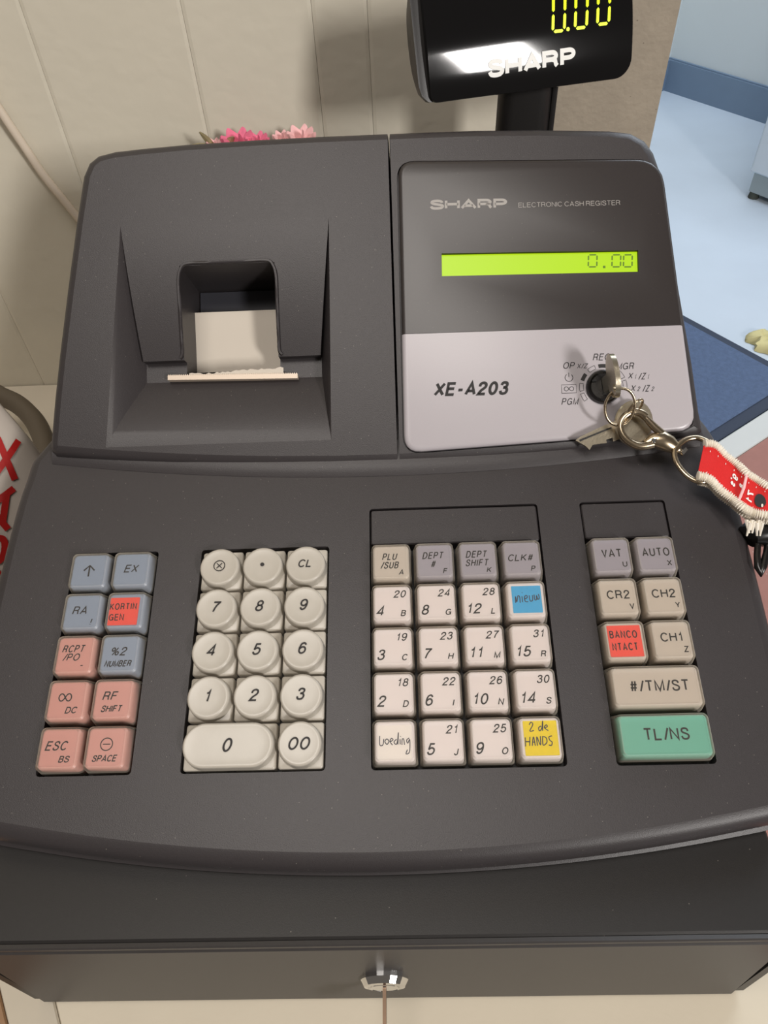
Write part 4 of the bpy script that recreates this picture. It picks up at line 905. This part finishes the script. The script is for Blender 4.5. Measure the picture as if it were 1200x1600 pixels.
# stitched seam across the ribbon and printed marks
def on_rib(s, t, off=.0013):                   # s along the ribbon 0..1, t across
    a, b = RIB; x = s * (len(a) - 1); i = min(len(a) - 2, int(x)); f = x - i
    p = V3(a[i]).lerp(V3(a[i + 1]), f); q = V3(b[i]).lerp(V3(b[i + 1]), f); return p.lerp(q, t) + KF.en * off
RIB = strip(0, 1, 0.0002, 8)
g = G(); g.tube([on_rib(.56, .12, .0006), on_rib(.545, .5, .0008), on_rib(.50, .9, .0006)], .0006, 6, up=KF.en, flat=.5); g.make('seam', 'pinkpale', LY)
g = G()
fnr = lambda u, v: on_rib(u, v, .00035)
fnl = lambda u, v: on_rib(u, .5 + (v - .5) * 2.7, .00035)
text(g, None, 0, "71", .645, .53, .085, rot=PI * .53, fn=fnl, wt=.2); text(g, None, 0, "&", .52, .50, .070, rot=PI * .53, fn=fnl, wt=.2); text(g, None, 0, "g's", .405, .50, .070, rot=PI * .53, fn=fnl, wt=.2)
for s in (.1, .2, .3, .4, .5, .6, .7, .8):
    for t in (.24, .80): poly(g, None, 0, [(s, t), (s + .006, t + .01), (s + .004, t + .05), (s - .002, t + .04)], fnr)
g.make('ribbon_print', 'logowhite', LY)
g = G()                                         # oval black and white patch printed near the seam
def oval(g, cu_, cv_, a, b, off, n=18): poly(g, None, 0, [(cu_ + a * math.cos(2 * PI * k / n), cv_ + b * math.sin(2 * PI * k / n)) for k in range(n)], lambda u, v: on_rib(u, v, off))
oval(g, .765, .58, .060, .19, .00034); g.make('printed_patch', 'inkblack', LY)
g = G(); oval(g, .742, .50, .012, .07, .0004); oval(g, .768, .60, .012, .08, .0004); oval(g, .792, .70, .010, .05, .0004); g.make('printed_patch', 'cotton', LY)
# black buckle hanging below the ribbon
BK = thing('plastic_buckle', 'black plastic buckle with a pointed loop hanging below the frayed lanyard end', 'buckle', KW(1185, 830, 0))
P3 = lambda x, y, w_=-.004: KF.W(x, y, w_)
g = G(); g.tube([P3(1168, 838), P3(1172, 835), P3(1190, 833), P3(1230, 838)], [.0052, .0058, .0060, .0060], 14, up=KF.en); g.make('bar', 'lockblack', BK, smooth=40)
g = G(); g.tube([P3(1184, 848), P3(1183, 868), P3(1184, 886), P3(1188, 897), P3(1193, 884), P3(1197, 866), P3(1200, 848)], [.0014, .0015, .0017, .0014, .0017, .0015, .0014], 8, up=KF.en); g.make('loop', 'lockblack', BK, smooth=60)

# ================================================================== wall cord, flowers
cp = [WF.P(*WF.at(-60, 78, .010), .010), WF.P(*WF.at(0, 172, .010), .010), WF.P(*WF.at(40, 232, .008), .008), WF.P(*WF.at(70, 276, .006), .006), WF.P(*WF.at(112, 328, .006), .006), WF.P(*WF.at(150, 378, .005), .005), WF.P(*WF.at(190, 450, .005), .005)]
g = G(); g.tube(curve([tuple(p) for p in cp], 6), .0028, 10, up=V3((0, -1, 0))); tag(g.make('wall_cord', 'cord', smooth=60), 'thick cream white cord running down the wall left of the register', 'cord')
def petal(g, base, d, up, L_, Wd_, mi=0):
    s_ = d.cross(up).normalized(); vs = []
    for k in range(5):
        t = k / 4; wdt = Wd_ * math.sin(PI * (.12 + .80 * t)) ; c = base + d * L_ * t + up * L_ * .35 * t * t
        vs += [c - s_ * wdt / 2, c + up * Wd_ * .12, c + s_ * wdt / 2]
    fs = [(3 * k + j, 3 * k + j + 1, 3 * k + j + 4, 3 * k + j + 3) for k in range(4) for j in (0, 1)]
    g.put(vs, fs, mi)
def flower(cx, cy, sz, m, label):
    c = V3(WF.P(*WF.at(cx, cy, .020), .020)); c.z -= sz * .80
    t = thing('artificial_flower', label, 'flower', c - V3((0, 0, .05)), 'flowers behind the register'); g = G()
    for k in range(9):
        a = 2 * PI * k / 9; d = V3((math.cos(a), math.sin(a) * .5, .55 + .25 * (k % 2))).normalized(); petal(g, c, d, (V3((0, -.5, .9)).normalized()), sz, sz * .8)
    g.make('petals', m, t, smooth=60)
    g = G(); g.tube([c - V3((0, 0, .0)), c - V3((0, 0, .06)), V3((c.x, c.y - .002, c.z - .14)), V3((c.x, c.y, .0 + TZ + .0006))], .0012, 6); g.make('stem', 'leaf', t); return t, c
flower(372, 214, .013, 'pink', 'deep pink artificial flower peeping over the top of the printer cover')
flower(402, 215, .009, 'pink', 'smaller deep pink artificial flower, second from the left above the register')
flower(440, 211, .007, 'pinkpale', 'small pale pink flower just above the register top')
flower(470, 207, .011, 'pinkpale', 'pale pink flower nearest the groove in the wall above the register')
t, c = flower(335, 222, .006, 'pinkpale', 'dry leaves with a tiny bud above the top left of the printer cover')
t['category'] = 'leaves'; g = G(); petal(g, c, V3((-.45, 0, .8)).normalized(), V3((0, -1, .2)).normalized(), .014, .004); petal(g, c + V3((.004, 0, 0)), V3((.6, 0, .5)).normalized(), V3((0, -1, .2)).normalized(), .013, .005); petal(g, c, V3((-.9, 0, .3)).normalized(), V3((0, -1, .2)).normalized(), .014, .005)
g.make('leaf', 'leaf', t)

# ================================================================== white pack with red letters, left of the register
BF = Frame((-.098, .125, TZ), V3((.80, -.60, 0)), V3((-.30, -.40, .866)).normalized(), V3((0, 0, 1)))
bn = V3((.54, -.70, .34)).normalized(); bx = V3((.60, .46, 0)).normalized(); bz = bn.cross(bx).normalized()
BF = Frame(KF.W(-26, 792, -.06), bx, bz, bn)
PK = thing('detergent_pack', 'white plastic pack with large red letters standing left of the register', 'pack', V3((BF.o.x, BF.o.y, TZ)))
PK_H0 = -(BF.o.z - TZ - .002) / bz.z; PK_H1 = .060
rg = []
for k in range(15):
    t = k / 14; v = PK_H0 + (PK_H1 - PK_H0) * t; wd2 = .040 * (1 - .38 * max(0, t - .72) ** 1.2 / .4) ; dp = .022 * math.sin(PI * (.10 + .86 * t)) + .002
    rg.append([BF.P(wd2 * math.cos(a) * (1 if abs(math.cos(a)) < .99 else 1), v, dp * math.sin(a)) for a in [2 * PI * i / 28 for i in range(28)]])
g = G(); g.loft(rg); PKb = g.make('pouch', 'bagwhite', PK, smooth=50)
def pkf(u, v):
    t = (v - PK_H0) / (PK_H1 - PK_H0); wd2 = .040 * (1 - .38 * max(0, t - .72) ** 1.2 / .4); dp = .022 * math.sin(PI * min(.96, max(.1, (.10 + .86 * t)))) + .002
    return BF.P(u, v, dp * math.sqrt(max(0, 1 - min(.98, (u / wd2) ** 2))) + .0008)
t0_, t1_, t2_ = BF.at(12, 840, .018), BF.at(40, 690, .018), BF.at(-8, 682, .018)
ta_ = math.atan2(t1_[1] - t0_[1], t1_[0] - t0_[0]); hh_ = abs((t2_[0] - t1_[0]) * -math.sin(ta_) + (t2_[1] - t1_[1]) * math.cos(ta_)) * .95
lw_ = math.hypot(t1_[0] - t0_[0], t1_[1] - t0_[1]); ox_, oy_ = -math.sin(ta_) * hh_ / 2, math.cos(ta_) * hh_ / 2
g = G(); text(g, None, 0, 'AJAX', t1_[0] + ox_, t1_[1] + oy_, hh_, rot=ta_, align='r', fn=pkf, wt=.24, width=lw_ * 1.75); g.make('lettering', 'bagred', PKb)
# navy cap at the frame's left edge
NC = thing('blue_cap', 'navy blue plastic cap half hidden at the far left, below the red lettered pack', 'cap', TF.P(*TF.at(-10, 850), 0))
cpn = TF.at(-14, 852); g = G(); cz = lambda r, z: [V3((cpn[0] + r * math.cos(2 * PI * k / 24), cpn[1] + r * math.sin(2 * PI * k / 24), TZ + z)) for k in range(24)]
g.loft([cz(.012, .0004), cz(.012, .018), cz(.0105, .020)]); g.make('shell', 'navy', NC, smooth=40)
g = G(); g.loft([cz(.0125, .003), cz(.0125, .006)]); g.make('rim', 'navy', NC, smooth=40)
# dark curved strap behind the pack
sp = [(-30, 600), (0, 618), (28, 632), (52, 655), (66, 682), (72, 712), (74, 750)]
g = G(); cp = curve([tuple(TF.W(x, y, .05)) for x, y in sp], 6); cp += [tuple(V3(cp[-1]) - V3((0, 0, .02 * k))) for k in (1, 2)]
g.tube(cp, .0070, 12, up=V3((0, 0, 1))); tag(g.make('rubber_hose', 'olive', smooth=60), 'dark olive hose curving behind the white pack at the left', 'hose')
